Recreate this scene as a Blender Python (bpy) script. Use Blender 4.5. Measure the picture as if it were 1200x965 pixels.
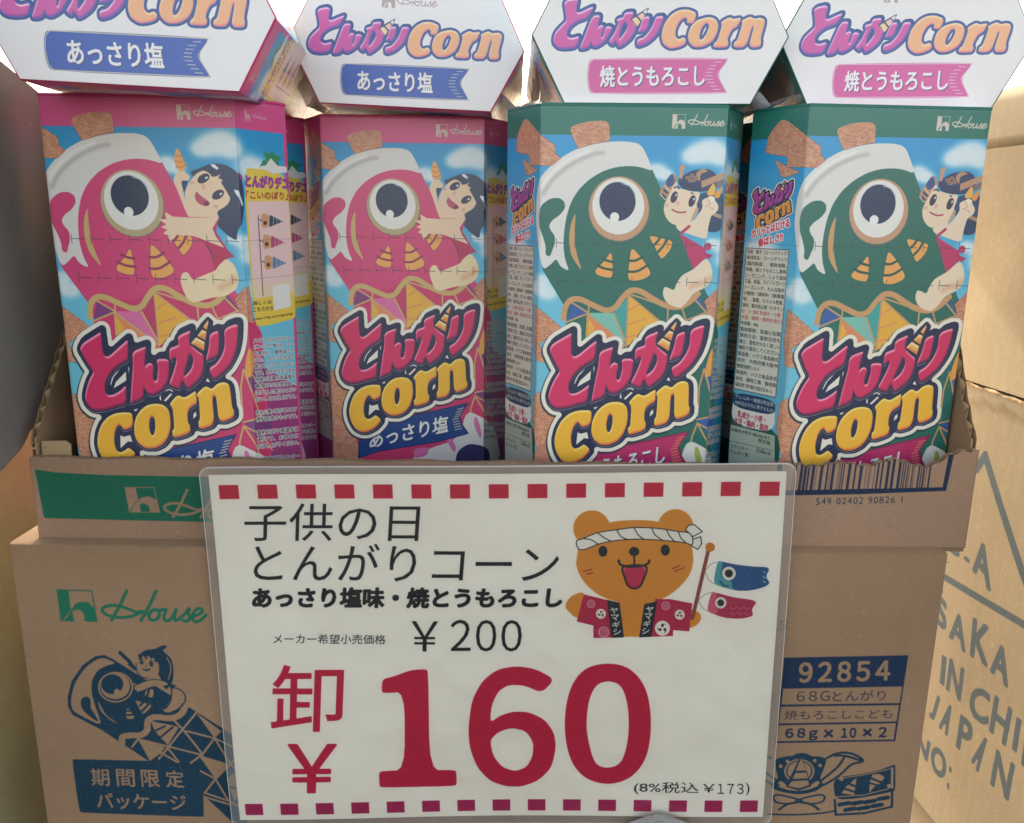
import bpy, bmesh, math, random
import numpy as np
from mathutils import Matrix, Vector

random.seed(4); rng = np.random.default_rng(11)
MM = 0.001
scene = bpy.context.scene
for o in list(bpy.data.objects): bpy.data.objects.remove(o, do_unlink=True)

# ------------------------------------------------------------------ camera
cam_data = bpy.data.cameras.new('camera'); cam = bpy.data.objects.new('camera', cam_data)
scene.collection.objects.link(cam); scene.camera = cam
cam_data.sensor_width = 36.0; cam_data.lens = 36.0*980.1/1200.0
cam_data.clip_start = 0.02; cam_data.clip_end = 200
cam.matrix_world = (Matrix.Translation((0, 0, -0.0525)) @ Matrix.Rotation(math.pi/2-0.2337, 4, 'X')
                    @ Matrix.Rotation(0.0111, 4, 'Z'))
# ------------------------------------------------------------------ light
SUN_EL, SUN_AZ = 36.0, 12.0          # the sun stands behind the display, a little to its left
world = bpy.data.worlds.new('World'); scene.world = world; world.use_nodes = True
wn = world.node_tree; wn.nodes.clear()
sky = wn.nodes.new('ShaderNodeTexSky'); sky.sky_type = 'NISHITA'; sky.sun_disc = False
sky.sun_elevation = math.radians(SUN_EL); sky.sun_rotation = math.radians(-SUN_AZ)
sky.air_density = 1.0; sky.dust_density = 3.0; sky.ozone_density = 1.0
bg = wn.nodes.new('ShaderNodeBackground'); bg.inputs['Strength'].default_value = 0.15
wo = wn.nodes.new('ShaderNodeOutputWorld')
warm = wn.nodes.new('ShaderNodeMix'); warm.data_type = 'RGBA'; warm.blend_type = 'MULTIPLY'; warm.inputs[0].default_value = 1.0
warm.inputs[7].default_value = (1.0, 0.80, 0.61, 1)      # warm tint multiplied into the sky colour, in place of white balance
wn.links.new(sky.outputs[0], warm.inputs[6]); wn.links.new(warm.outputs[2], bg.inputs[0]); wn.links.new(bg.outputs[0], wo.inputs[0])
sd = bpy.data.lights.new('sun', 'SUN'); sd.energy = 2.0; sd.angle = math.radians(3.0); sd.color = (1.0, 0.97, 0.84)
sun = bpy.data.objects.new('sun', sd); scene.collection.objects.link(sun)
az, el = math.radians(SUN_AZ), math.radians(SUN_EL)
sdir = Vector((-math.sin(az)*math.cos(el), math.cos(az)*math.cos(el), math.sin(el)))
sun.rotation_euler = sdir.to_track_quat('Z', 'Y').to_euler()
scene.view_settings.view_transform = 'Standard'; scene.view_settings.look = 'None'
scene.view_settings.exposure = 2.5; scene.view_settings.gamma = 1.0
scene.render.resolution_x = 1024; scene.render.resolution_y = 823
scene.cycles.max_bounces = 8; scene.cycles.transparent_max_bounces = 12

# ------------------------------------------------------------------ printing press: numpy canvases in millimetres
def raster(edges, y0, x0, h, w, ss=3):
    """edges: Nx4 px.  even-odd coverage of a window"""
    e = (edges - np.array([x0, y0, x0, y0]))*ss
    H, W = h*ss, w*ss
    a = np.where(e[:, 1] <= e[:, 3], 0, 1)[:, None]
    P = np.where(a == 0, e[:, :2], e[:, 2:]); Q = np.where(a == 0, e[:, 2:], e[:, :2])
    r0 = np.clip(np.ceil(P[:, 1]-.5), 0, H).astype(int); r1 = np.clip(np.ceil(Q[:, 1]-.5), 0, H).astype(int)
    n = np.maximum(r1-r0, 0); k = n > 0
    P, Q, r0, n = P[k], Q[k], r0[k], n[k]
    if len(n) == 0: return np.zeros((h, w), np.float32)
    idx = np.repeat(np.arange(len(n)), n)
    rows = np.arange(n.sum())-np.repeat(np.cumsum(n)-n, n)+r0[idx]
    t = (rows+.5-P[idx, 1])/(Q[idx, 1]-P[idx, 1])
    xs = P[idx, 0]+t*(Q[idx, 0]-P[idx, 0])
    cols = np.clip(np.ceil(xs-.5), 0, W).astype(int)
    cnt = np.zeros((H, W+1), np.int32); np.add.at(cnt, (rows, cols), 1)
    m = (np.cumsum(cnt, axis=1)[:, :W] & 1).astype(np.float32)
    return m.reshape(h, ss, w, ss).mean(axis=(1, 3))
def chaikin(p, n=2, closed=True):
    p = np.asarray(p, float)
    for _ in range(n):
        q = np.roll(p, -1, 0) if closed else p[1:]
        b = p if closed else p[:-1]
        a = np.empty((2*len(b), 2)); a[0::2] = .8*b+.2*q; a[1::2] = .2*b+.8*q
        if not closed: a = np.vstack([p[:1], a, p[-1:]])
        p = a
    return p
def catmull(p, n=6, closed=True):
    p = np.asarray(p, float); out = []; N = len(p)
    rngk = range(N) if closed else range(N-1)
    for i in rngk:
        if closed: a, b, c, d = p[i-1], p[i], p[(i+1) % N], p[(i+2) % N]
        else: a, b, c, d = p[max(i-1, 0)], p[i], p[i+1], p[min(i+2, N-1)]
        for k in range(n):
            t = k/n
            out.append(.5*((2*b)+(c-a)*t+(2*a-5*b+4*c-d)*t*t+(3*b-a-3*c+d)*t**3))
    if not closed: out.append(p[-1])
    return np.array(out)
def shift(m, dx, dy):
    o = np.zeros_like(m); h, w = m.shape; dx, dy = int(round(dx)), int(round(dy))
    o[max(dy, 0):h+min(dy, 0), max(dx, 0):w+min(dx, 0)] = m[max(-dy, 0):h+min(-dy, 0), max(-dx, 0):w+min(-dx, 0)]
    return o
def edt(m, R):
    R = int(math.ceil(R)); big = float((R+2)**2)
    b = m > .5; g = np.where(b, 0., big).astype(np.float32)
    for k in range(1, R+1):
        v = float(k*k)
        g[:, k:] = np.minimum(g[:, k:], np.where(b[:, :-k], v, big)); g[:, :-k] = np.minimum(g[:, :-k], np.where(b[:, k:], v, big))
    d = g.copy()
    for k in range(1, R+1):
        v = float(k*k)
        d[k:] = np.minimum(d[k:], g[:-k]+v); d[:-k] = np.minimum(d[:-k], g[k:]+v)
    return np.sqrt(d)
def grow(m, r): return np.maximum(m, np.clip(r+.5-edt(m, r+2), 0, 1)) if r > 0 else m
def blur(m, s):
    r = max(1, int(s*2.5)); k = np.exp(-.5*(np.arange(-r, r+1)/s)**2); k /= k.sum()
    p = np.pad(m, ((r, r), (0, 0)), mode='edge'); a = sum(k[i]*p[i:i+m.shape[0]] for i in range(2*r+1))
    p = np.pad(a, ((0, 0), (r, r)), mode='edge'); return sum(k[i]*p[:, i:i+m.shape[1]] for i in range(2*r+1)).astype(np.float32)
def vnoise(h, w, cy, cx):
    gy, gx = int(h/cy)+3, int(w/cx)+3; g = rng.random((gy, gx)).astype(np.float32)
    y = np.arange(h)/cy; x = np.arange(w)/cx; yi = y.astype(int); xi = x.astype(int)
    fy = (y-yi)[:, None]; fx = (x-xi)[None]; fy = fy*fy*(3-2*fy); fx = fx*fx*(3-2*fx)
    a = g[yi][:, xi]; b = g[yi][:, xi+1]; c = g[yi+1][:, xi]; d = g[yi+1][:, xi+1]
    return (a*(1-fx)+b*fx)*(1-fy)+(c*(1-fx)+d*fx)*fy
def hexc(c):
    if isinstance(c, str): return np.array([int(c[i:i+2], 16)/255 for i in (0, 2, 4)], np.float32)
    return np.array(c, np.float32)
_glyphs = {}
def glyphs(s, spacing=1.0):
    """edges of the outlines of a line of text, from the built-in font, normalised to its ink box"""
    key = (s, spacing)
    if key in _glyphs: return _glyphs[key]
    cu = bpy.data.curves.new('t', 'FONT'); cu.body = s; cu.size = 1; cu.resolution_u = 3; cu.space_character = spacing
    ob = bpy.data.objects.new('t', cu); me = ob.to_mesh()
    v = np.empty(len(me.vertices)*3); me.vertices.foreach_get('co', v); v = v.reshape(-1, 3)[:, :2]
    cnt = {}
    for p in me.polygons:
        vs = p.vertices
        for i in range(len(vs)):
            k = (vs[i], vs[(i+1) % len(vs)]); k = (min(k), max(k)); cnt[k] = cnt.get(k, 0)+1
    E_ = np.array([k for k, n in cnt.items() if n & 1])
    mn, mx = v.min(0), v.max(0); v = (v-mn)/(mx-mn); v[:, 1] = 1-v[:, 1]
    e = np.hstack([v[E_[:, 0]], v[E_[:, 1]]]); asp = (mx-mn)
    ob.to_mesh_clear(); bpy.data.objects.remove(ob); bpy.data.curves.remove(cu)
    _glyphs[key] = (e, asp[0]/asp[1]); return _glyphs[key]

class Canvas:
    def __init__(s, w, h, ppm, bg=None, org=(0, 0), ink='000000'):
        s.ppm = ppm; s.W, s.H = int(round(w*ppm)), int(round(h*ppm)); s.org = np.array(org, float)
        s.a = np.zeros((s.H, s.W, 4), np.float32); s.w, s.h = w, h
        s.a[..., :3] = hexc(ink) if bg is None else hexc(bg)
        s.a[..., 3] = 0 if bg is None else 1
        s.T = np.eye(3); s.frame = (0, 0, 1)
    def use(s, H=None, frame=(0, 0, 1)):
        s.T = np.eye(3) if H is None else np.array(H, float).reshape(3, 3); s.frame = frame; return s
    def mm(s, pts):
        p = np.asarray(pts, float).reshape(-1, 2); x0, y0, k = s.frame
        p = p/k+np.array([x0, y0]); q = np.c_[p, np.ones(len(p))]@s.T.T
        return q[:, :2]/q[:, 2:]
    def px(s, pts): return (s.mm(pts)-s.org)*s.ppm
    def win(s, P, pad=2):
        x0 = max(int(P[:, 0].min())-pad, 0); x1 = min(int(P[:, 0].max())+pad+1, s.W)
        y0 = max(int(P[:, 1].min())-pad, 0); y1 = min(int(P[:, 1].max())+pad+1, s.H)
        return (y0, x0, y1-y0, x1-x0) if x1 > x0 and y1 > y0 else None
    def mask_edges(s, e, full=False, pad=2):
        w = (0, 0, s.H, s.W) if full else s.win(e.reshape(-1, 2), pad)
        if w is None: return None
        return w, raster(e, *w, ss=2 if full else 3)
    def mask_poly(s, polys, sm='', full=False):
        es = []
        for p in polys:
            p = chaikin(p, 2) if sm == 'k' else catmull(p) if sm == 'c' else np.asarray(p, float)
            q = s.px(p); es.append(np.hstack([q, np.roll(q, -1, 0)]))
        return s.mask_edges(np.vstack(es), full)
    def paint(s, wm, col, op=1.0):
        if wm is None: return
        (y, x, h, w), m = wm; m = (m*op)[..., None]; A = s.a[y:y+h, x:x+w]
        A[..., :3] = A[..., :3]*(1-m)+(hexc(col) if not (isinstance(col, np.ndarray) and col.ndim == 3) else col)*m
        A[..., 3:] = np.maximum(A[..., 3:], m)
    def poly(s, pts, col, sm='', holes=(), op=1.0): s.paint(s.mask_poly([pts]+list(holes), sm), col, op)
    def rub(s, pts, sm='', holes=()):
        wm = s.mask_poly([pts]+list(holes), sm)
        if wm is None: return
        (y, x, h, w), m = wm; s.a[y:y+h, x:x+w, 3] *= 1-m
    def ell(s, c, r, col, n=40, rot=0., rub=False):
        t = np.linspace(0, 2*np.pi, n, endpoint=False); ca, sa = math.cos(rot), math.sin(rot)
        X, Y = r[0]*np.cos(t), r[1]*np.sin(t); p = np.c_[c[0]+X*ca-Y*sa, c[1]+X*sa+Y*ca]
        s.rub(p) if rub else s.poly(p, col)
    def stroke(s, pts, w, col, sm='', closed=False, rub=False, op=1.0, soft=0.):
        p = catmull(pts, 6, closed) if sm == 'c' else np.asarray(pts, float)
        q = s.px(p)
        if closed: q = np.vstack([q, q[:1]])
        r = w*s.ppm/2; sf = soft*s.ppm; W = s.win(np.vstack([q-r-3*sf, q+r+3*sf]))
        if W is None: return
        y0, x0, h, w_ = W; d = np.full((h, w_), 1e9, np.float32)
        for a, b in zip(q[:-1], q[1:]):
            lo = np.minimum(a, b)-r-2; hi = np.maximum(a, b)+r+2
            xa, xb = max(int(lo[0])-x0, 0), min(int(hi[0])+1-x0, w_); ya, yb = max(int(lo[1])-y0, 0), min(int(hi[1])+1-y0, h)
            if xb <= xa or yb <= ya: continue
            X = np.arange(xa, xb)[None]+x0+.5; Y = np.arange(ya, yb)[:, None]+y0+.5
            v = b-a; L = max((v*v).sum(), 1e-9); t = np.clip(((X-a[0])*v[0]+(Y-a[1])*v[1])/L, 0, 1)
            d[ya:yb, xa:xb] = np.minimum(d[ya:yb, xa:xb], np.hypot(X-a[0]-t*v[0], Y-a[1]-t*v[1]))
        m = np.clip(r+.5-d, 0, 1)
        if sf: m = blur(m.astype(np.float32), sf)
        if rub: s.a[y0:y0+h, x0:x0+w_, 3] *= 1-m
        else: s.paint((W, m), col, op)
    def text_mask(s, t, TL, TR, BL, pad=2, full=False, spacing=1.0):
        e, _ = glyphs(t, spacing); a, b, c = (s.px([q])[0] for q in (TL, TR, BL))
        f = lambda p: a+p[:, :1]*(b-a)+p[:, 1:]*(c-a)
        return s.mask_edges(np.hstack([f(e[:, :2]), f(e[:, 2:])]), full, pad)
    def text(s, t, TL, TR, BL, col, bold=0., rub=False, op=1.0, spacing=1.0):
        """ink box of t fitted to the parallelogram TL-TR-BL"""
        wm = s.text_mask(t, TL, TR, BL, pad=3+int(bold*s.ppm+1), spacing=spacing)
        if wm is None: return
        W, m = wm
        if bold: m = grow(m, bold*s.ppm)
        if rub: y, x, h, w = W; s.a[y:y+h, x:x+w, 3] *= 1-m
        else: s.paint((W, m), col, op)
    def line(s, t, x, y, hgt, col, bold=0., wid=None, op=1.0, maxw=None, rub=False, slope=0.):
        """left-aligned line, x y = top left of the ink"""
        e, asp = glyphs(t); w = wid or hgt*asp
        if maxw: w = min(w, maxw)
        s.text(t, (x, y), (x+w, y+slope*w), (x, y+hgt), col, bold, rub, op)
    def image(s, name):
        im = bpy.data.images.new(name, s.W, s.H, alpha=True)
        im.pixels.foreach_set(np.ascontiguousarray(np.clip(s.a[::-1], 0, 1), dtype=np.float32).ravel()); im.update(); im.pack()
        return im

# ---- the maker's mark and script wordmark, in a 0..1 square / its own units
def mark(c, x, y, w, h, ink, ground=None, sk=0.0):
    f = lambda P: [(x+w*a+sk*w*b, y+h*b) for a, b in P]
    if ground: c.poly(f([(0, 0), (1, 0), (1, 1), (0, 1)]), ground)
    c.poly(f([(0, 0), (.35, 0), (.37, .5), (.40, .56), (.22, .82), (.1, 1), (0, 1)]), ink)
    c.poly(f([(.40, .56), (.5, .43), (.62, .37), (.76, .37), (.9, .45), (1, .58), (1, 1), (.75, 1), (.74, .8), (.66, .66), (.56, .64), (.46, .70),
              (.45, .72), (.45, 1), (.15, 1), (.3, .84)]), ink)
    if ground: c.poly(f([(.15, 1), (.45, .70), (.45, 1)]), ground)
    q = c.mm([(x, y), (x+w, y)]); wm = float(np.hypot(*(q[1]-q[0])))
    for P in ([(0, .01), (1, .01)], [(.99, 0), (.99, 1)]): c.stroke(f(P), wm*.035, ink)
HOUSE = [[(186, 100), (140, 122), (86, 130), (30, 122), (0, 103), (5, 84), (46, 73), (90, 80), (140, 98), (176, 110)], [(112, 5), (80, 75), (42, 142)],
         [(250, 5), (215, 80), (180, 142)], [(175, 100), (205, 112)],
         [(240, 92), (222, 105), (218, 128), (232, 142), (256, 134), (266, 112), (258, 94), (240, 92), (262, 96), (285, 90)],
         [(298, 90), (288, 120), (292, 141), (312, 140), (332, 118), (344, 90), (336, 120), (340, 142), (356, 134)],
         [(356, 134), (385, 110), (404, 84), (402, 108), (408, 128), (396, 144), (374, 140)],
         [(408, 132), (440, 116), (466, 100), (462, 86), (444, 86), (424, 108), (420, 132), (436, 146), (462, 136), (484, 114)]]
def wordmark(c, x, y, w, ink, wt=.027, sl=0.0, rub=False):
    k = w/490.; q = c.mm([(x, y), (x+w, y)]); wm = float(np.hypot(*(q[1]-q[0])))
    for P in HOUSE: c.stroke([(x+8*k+a*k, y+b*k+sl*a*k) for a, b in P], wm*wt, ink, 'c', rub=rub)

def tone(c, wm, base, hi, lo, dx=0., dy=.9, soft=.45, hi_op=.8, lo_op=.75):
    """printed puffy lettering: a light upper edge and a deep lower edge"""
    (y, x, h, w), m = wm; k = c.ppm
    col = np.broadcast_to(hexc(base), (h, w, 3)).copy()
    up = blur(np.clip(m-shift(m, dx*k, dy*k), 0, 1), soft*k)*m; dn = blur(np.clip(m-shift(m, -dx*k, -dy*k), 0, 1), soft*k)*m
    col = col*(1-np.clip(dn*lo_op*1.6, 0, 1)[..., None])+hexc(lo)*np.clip(dn*lo_op*1.6, 0, 1)[..., None]
    up = np.clip(up*hi_op*1.5, 0, 1)[..., None]; col = col*(1-up)+hexc(hi)*up
    c.paint(((y, x, h, w), m), col)

# ---- traced shapes of the product lettering -----------------------------------------------------
L1, L2, L3, L4 = (630, 370, 10), (730, 360, 10), (630, 445, 10), (730, 435, 10)
def off(P, fr): return [(fr[0]+a/fr[2], fr[1]+b/fr[2]) for a, b in P]
TO = off([(130, 350), (400, 190), (412, 190), (410, 515), (700, 275), (712, 285), (695, 500), (600, 550), (500, 620), (420, 720), (385, 810), (385, 870),
          (410, 905), (480, 895), (560, 850), (625, 795), (630, 800), (612, 1008), (500, 1030), (400, 1065), (280, 1085), (220, 1075), (165, 1020), (145, 950),
          (150, 900), (175, 820), (215, 730), (265, 655), (275, 630), (220, 540)], L1)
N_ = off([(745, 405), (905, 345), (910, 360), (868, 590), (895, 550), (930, 528), (965, 545), (978, 590), (960, 660), (952, 720), (975, 742), (1000, 720),
          (1015, 640), (1025, 580), (1013, 485), (1160, 485), (1150, 600), (1135, 700), (1090, 790), (1020, 860), (930, 905), (880, 890), (850, 840),
          (832, 800), (820, 940), (662, 1000), (660, 985), (700, 760), (740, 560)], L1)
GA = off([(290, 325), (440, 260), (445, 272), (415, 390), (440, 440), (500, 490), (567, 535), (562, 640), (530, 760), (470, 840), (400, 890), (345, 932),
          (322, 890), (292, 830), (270, 870), (248, 935), (120, 885), (190, 750), (240, 620), (252, 560), (180, 605), (172, 598), (175, 465), (280, 430), (292, 420)], L2)
GAH = off([(400, 530), (438, 548), (440, 620), (400, 710), (318, 783), (313, 770), (350, 680), (380, 600)], L2)
RI1 = off([(660, 300), (782, 248), (742, 540), (690, 570), (600, 602), (588, 590), (640, 440)], L2)
RI2 = off([(832, 235), (1002, 175), (995, 260), (975, 400), (930, 540), (860, 660), (760, 750), (658, 832), (608, 690), (700, 640), (780, 540), (830, 420)], L2)
CONE_O = off([(665, 122), (702, 160), (618, 505), (560, 520), (415, 420), (475, 330), (600, 180)], L2)
CONES = [off(P, L2) for P in ([(662, 140), (662, 180), (635, 258), (595, 222)], [(580, 250), (630, 272), (606, 372), (518, 322)], [(500, 338), (597, 392), (575, 492), (435, 407)])]
C_ = off([(670, 350), (660, 515), (560, 555), (537, 530), (510, 490), (470, 520), (440, 580), (420, 680), (430, 780), (470, 812), (530, 790), (580, 750),
          (660, 825), (590, 905), (540, 945), (440, 990), (370, 985), (300, 945), (250, 860), (225, 770), (225, 680), (250, 580), (300, 480), (380, 400), (470, 360), (560, 348)], L3)
O_ = off([(960, 245), (1040, 260), (1090, 310), (1105, 400), (1095, 520), (1050, 640), (980, 720), (880, 765), (780, 765), (700, 710), (665, 620), (670, 500),
          (710, 390), (780, 310), (860, 260)], L3)
OH = off([(900, 395), (920, 420), (920, 500), (905, 570), (880, 615), (855, 600), (845, 540), (855, 460), (875, 405)], L3)
R_ = off([(105, 355), (215, 243), (290, 282), (425, 200), (433, 212), (432, 345), (380, 370), (330, 410), (305, 470), (302, 570), (322, 590), (320, 685), (110, 752),
          (105, 655), (135, 640), (145, 400)], L4)
NN = off([(430, 240), (550, 138), (620, 182), (690, 115), (760, 95), (815, 110), (835, 160), (835, 395), (852, 410), (847, 502), (663, 572), (662, 275), (650, 255),
          (628, 262), (615, 300), (608, 592), (423, 648), (425, 545), (447, 530), (460, 290)], L4)
def logo(c, halo=True, s=1.0, kana='da2a62', corn='f8ba36', navy='16254a'):
    """product name: puffy red kana over yellow roman letters, navy then cream outlines"""
    k = c.ppm*s; kan = c.mask_poly([TO], 'k', True)[1]
    for g in ([N_], [GA, GAH], [RI1], [RI2]): kan = np.maximum(kan, c.mask_poly(g, 'k', True)[1])
    cor = c.mask_poly([C_], 'k', True)[1]
    for g in ([O_, OH], [R_], [NN]): cor = np.maximum(cor, c.mask_poly(g, 'k', True)[1])
    con = c.mask_poly([CONE_O], '', True)[1]
    full = (0, 0, c.H, c.W); body = np.maximum(kan, cor)
    core = np.maximum(np.maximum(kan, shift(kan, 1.3*k, -2.0*k)), np.maximum(cor, shift(cor, .8*k, 0)))
    core = 1-grow(1-grow(core, 3.3*k), 1.5*k); core = np.maximum(core, grow(con, .9*k))
    for P in (off([(440, 830), (500, 700), (600, 590), (680, 540), (680, 800), (560, 860)], L1), off([(460, 790), (470, 560), (640, 560), (680, 700), (700, 790), (600, 720)], L3), off([(520, 760), (640, 760), (640, 880), (520, 880)], L2),
              off([(300, 600), (300, 380), (450, 330), (450, 560)], L4), off([(20, 340), (20, 240), (120, 190), (200, 230), (120, 340)], L4), off([(640, 360), (640, 280), (780, 270), (780, 360)], L3)): core = np.maximum(core, c.mask_poly([P], '', True)[1])
    if halo:
        cream = grow(core, 2.15*k); c.paint((full, shift(grow(cream, .5*k), -.4*k, .7*k)), '14283c', .75)
        c.paint((full, cream), 'efe6d2')
    c.paint((full, core), navy)
    if halo:
        for P in (off([(485, 825), (520, 750), (650, 632), (642, 735)], L1), off([(500, 612), (540, 630), (615, 610), (632, 690), (580, 683), (485, 762)], L3), off([(585, 798), (610, 850), (560, 838)], L2),
                  off([(407, 436), (410, 485), (368, 522), (375, 465)], L4), off([(48, 312), (135, 230), (158, 238), (72, 322)], L4), off([(685, 322), (742, 302), (712, 338)], L3)): c.poly(P, 'efe6d2')
    rim = grow(body, 1.15*k); rim = np.clip(rim-shift(rim, 0, -.22*k), 0, 1); c.paint((full, rim), 'cfc4b4', .8)
    ink = grow(body, .35*k); c.paint((full, ink), 'a01f58' if kana == 'da2a62' else navy, .0)
    kk = c.ppm
    for m, b, hi, lo in ((kan, kana, 'ff9db4', '8a1b50'), (cor, corn, 'ffe07a', 'ea7048')):
        tone(c, (full, m), b, hi, lo, dx=.25*s, dy=.95*s, soft=.32*s, hi_op=.85, lo_op=.7)
    c.paint((full, con), navy)
    for P, b in zip(CONES, ('e8914a', 'f0a050', 'f3b060')): tone(c, c.mask_poly([P], '', True), b, 'ffe9b0', 'e07b35', dy=1.2*s, soft=.5*s)

# ---- shapes of the printed carp ---------------------------------------------------------------
G4 = (620, 120, 4.615); G5 = (620, 300, 4.615); G6 = (620, 360, 4.615)
H_GREEN = [0.434363, 0.00422224, -275.494, 0.0028988, 0.425157, -56.4676, 3.52857e-05, -0.000154017, 1.0]
H_PINK = [0.468802, -0.0174492, -173.41, -0.00701516, 0.451309, -59.1986, -2.70676e-05, -0.000202205, 1.0]
H_LEFT = [2.9618, 0.310628, -2855.5, 0.194028, 2.16664, -455.351, 0.00529117, -0.00169106, 1.0]
H_RIGHT = [0.338973, -0.0542993, -15.0833, -0.0398276, 0.269943, -20.4802, -0.000816278, -0.000250175, 1.0]
FW, SW, BH = 94.6, 36.0, 222.0      # front panel, chamfer panel, carton height in mm
P1 = (360, 130, 5.0); P2 = (360, 300, 5.0); P3 = (362.4, 358, 5.0)
def snack(c, P, seed=0, base='cf8a68', hi='f8cba4', lo='9a5440', st=(2.2, .35), ang=0.0):
    """photo-like corn cone: a cut-out with ridged, speckled crust"""
    wm = c.mask_poly([P])
    if wm is None: return
    (y, x, h, w), m = wm; k = c.ppm
    n = vnoise(h, w, .5*k, 1.6*k)*.55+vnoise(h, w, .35*k, .35*k)*.45
    yy = (np.arange(h)[:, None]*math.cos(ang)+np.arange(w)[None]*math.sin(ang))/k
    n = n*.5+.2*vnoise(h, w, .25*k, .25*k)+.3*(.5+.5*np.sin(yy*6.5+vnoise(h, w, 4*k, 4*k)*7))
    n = np.clip((n-.5)*2.6+.5, 0, 1)[..., None]
    col = hexc(lo)*(1-n)+hexc(hi)*n; col = .45*hexc(base)+.55*col
    c.paint(((y, x, h, w), grow(m, .25*k)), '7c3f3a', .7); c.paint(((y, x, h, w), m), col)
def cloud(c, pts, op=.9):
    for (u, v, r) in pts:
        p = c.px([(u, v)])[0]; q = c.px([(u+r, v)])[0]; R = abs(q[0]-p[0])
        x0, x1 = max(int(p[0]-2.2*R), 0), min(int(p[0]+2.2*R), c.W); y0, y1 = max(int(p[1]-1.6*R), 0), min(int(p[1]+1.6*R), c.H)
        if x1 <= x0 or y1 <= y0: continue
        X = (np.arange(x0, x1)[None]-p[0])/R; Y = (np.arange(y0, y1)[:, None]-p[1])/(R*.72)
        m = np.clip(1.25*np.exp(-(X*X+Y*Y)**1.5), 0, 1)*op
        c.paint(((y0, x0, y1-y0, x1-x0), m.astype(np.float32)), 'dfe9ea')

def gillcones(c, col, edge):
    for tri, cuts in (([(450, 795), (415, 850), (358, 905), (370, 925), (410, 938), (458, 942)], [[(395, 838), (425, 850), (462, 858)], [(370, 874), (410, 892), (465, 900)]]),
                      ([(558, 776), (548, 850), (540, 955), (600, 955), (650, 935), (668, 912), (610, 830)], [[(540, 848), (580, 848), (622, 826)], [(536, 908), (590, 905), (648, 872)]]),
                      ([(650, 712), (720, 728), (785, 742), (770, 790), (735, 830), (720, 836), (690, 780)], [[(680, 764), (700, 745), (718, 716)], [(704, 800), (735, 765), (752, 728)]])):
        P = chaikin(tri, 2); c.stroke(P, .9, edge, closed=True); c.poly(P, col); c.stroke(P, .28, 'f6c896', closed=True, op=.6)
        for k in cuts: c.stroke(k, 1.25, edge, 'c')
def eye(c, ring, iris):
    c.ell((487, 578), (168, 170), '7c6a5c'); c.ell((486, 573), (164, 171), ring); c.ell((483, 560), (142, 150), 'e9e4da')
    c.ell((478, 535), (99, 103), iris)
    c.stroke([(500, 440), (540, 452), (565, 480), (574, 500)], .45, 'aeb6c8', 'c')
    c.ell((463, 618), (25, 26), 'f0ece4'); c.poly([(438, 618), (488, 618), (480, 645), (445, 645)], 'f0ece4')
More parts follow.
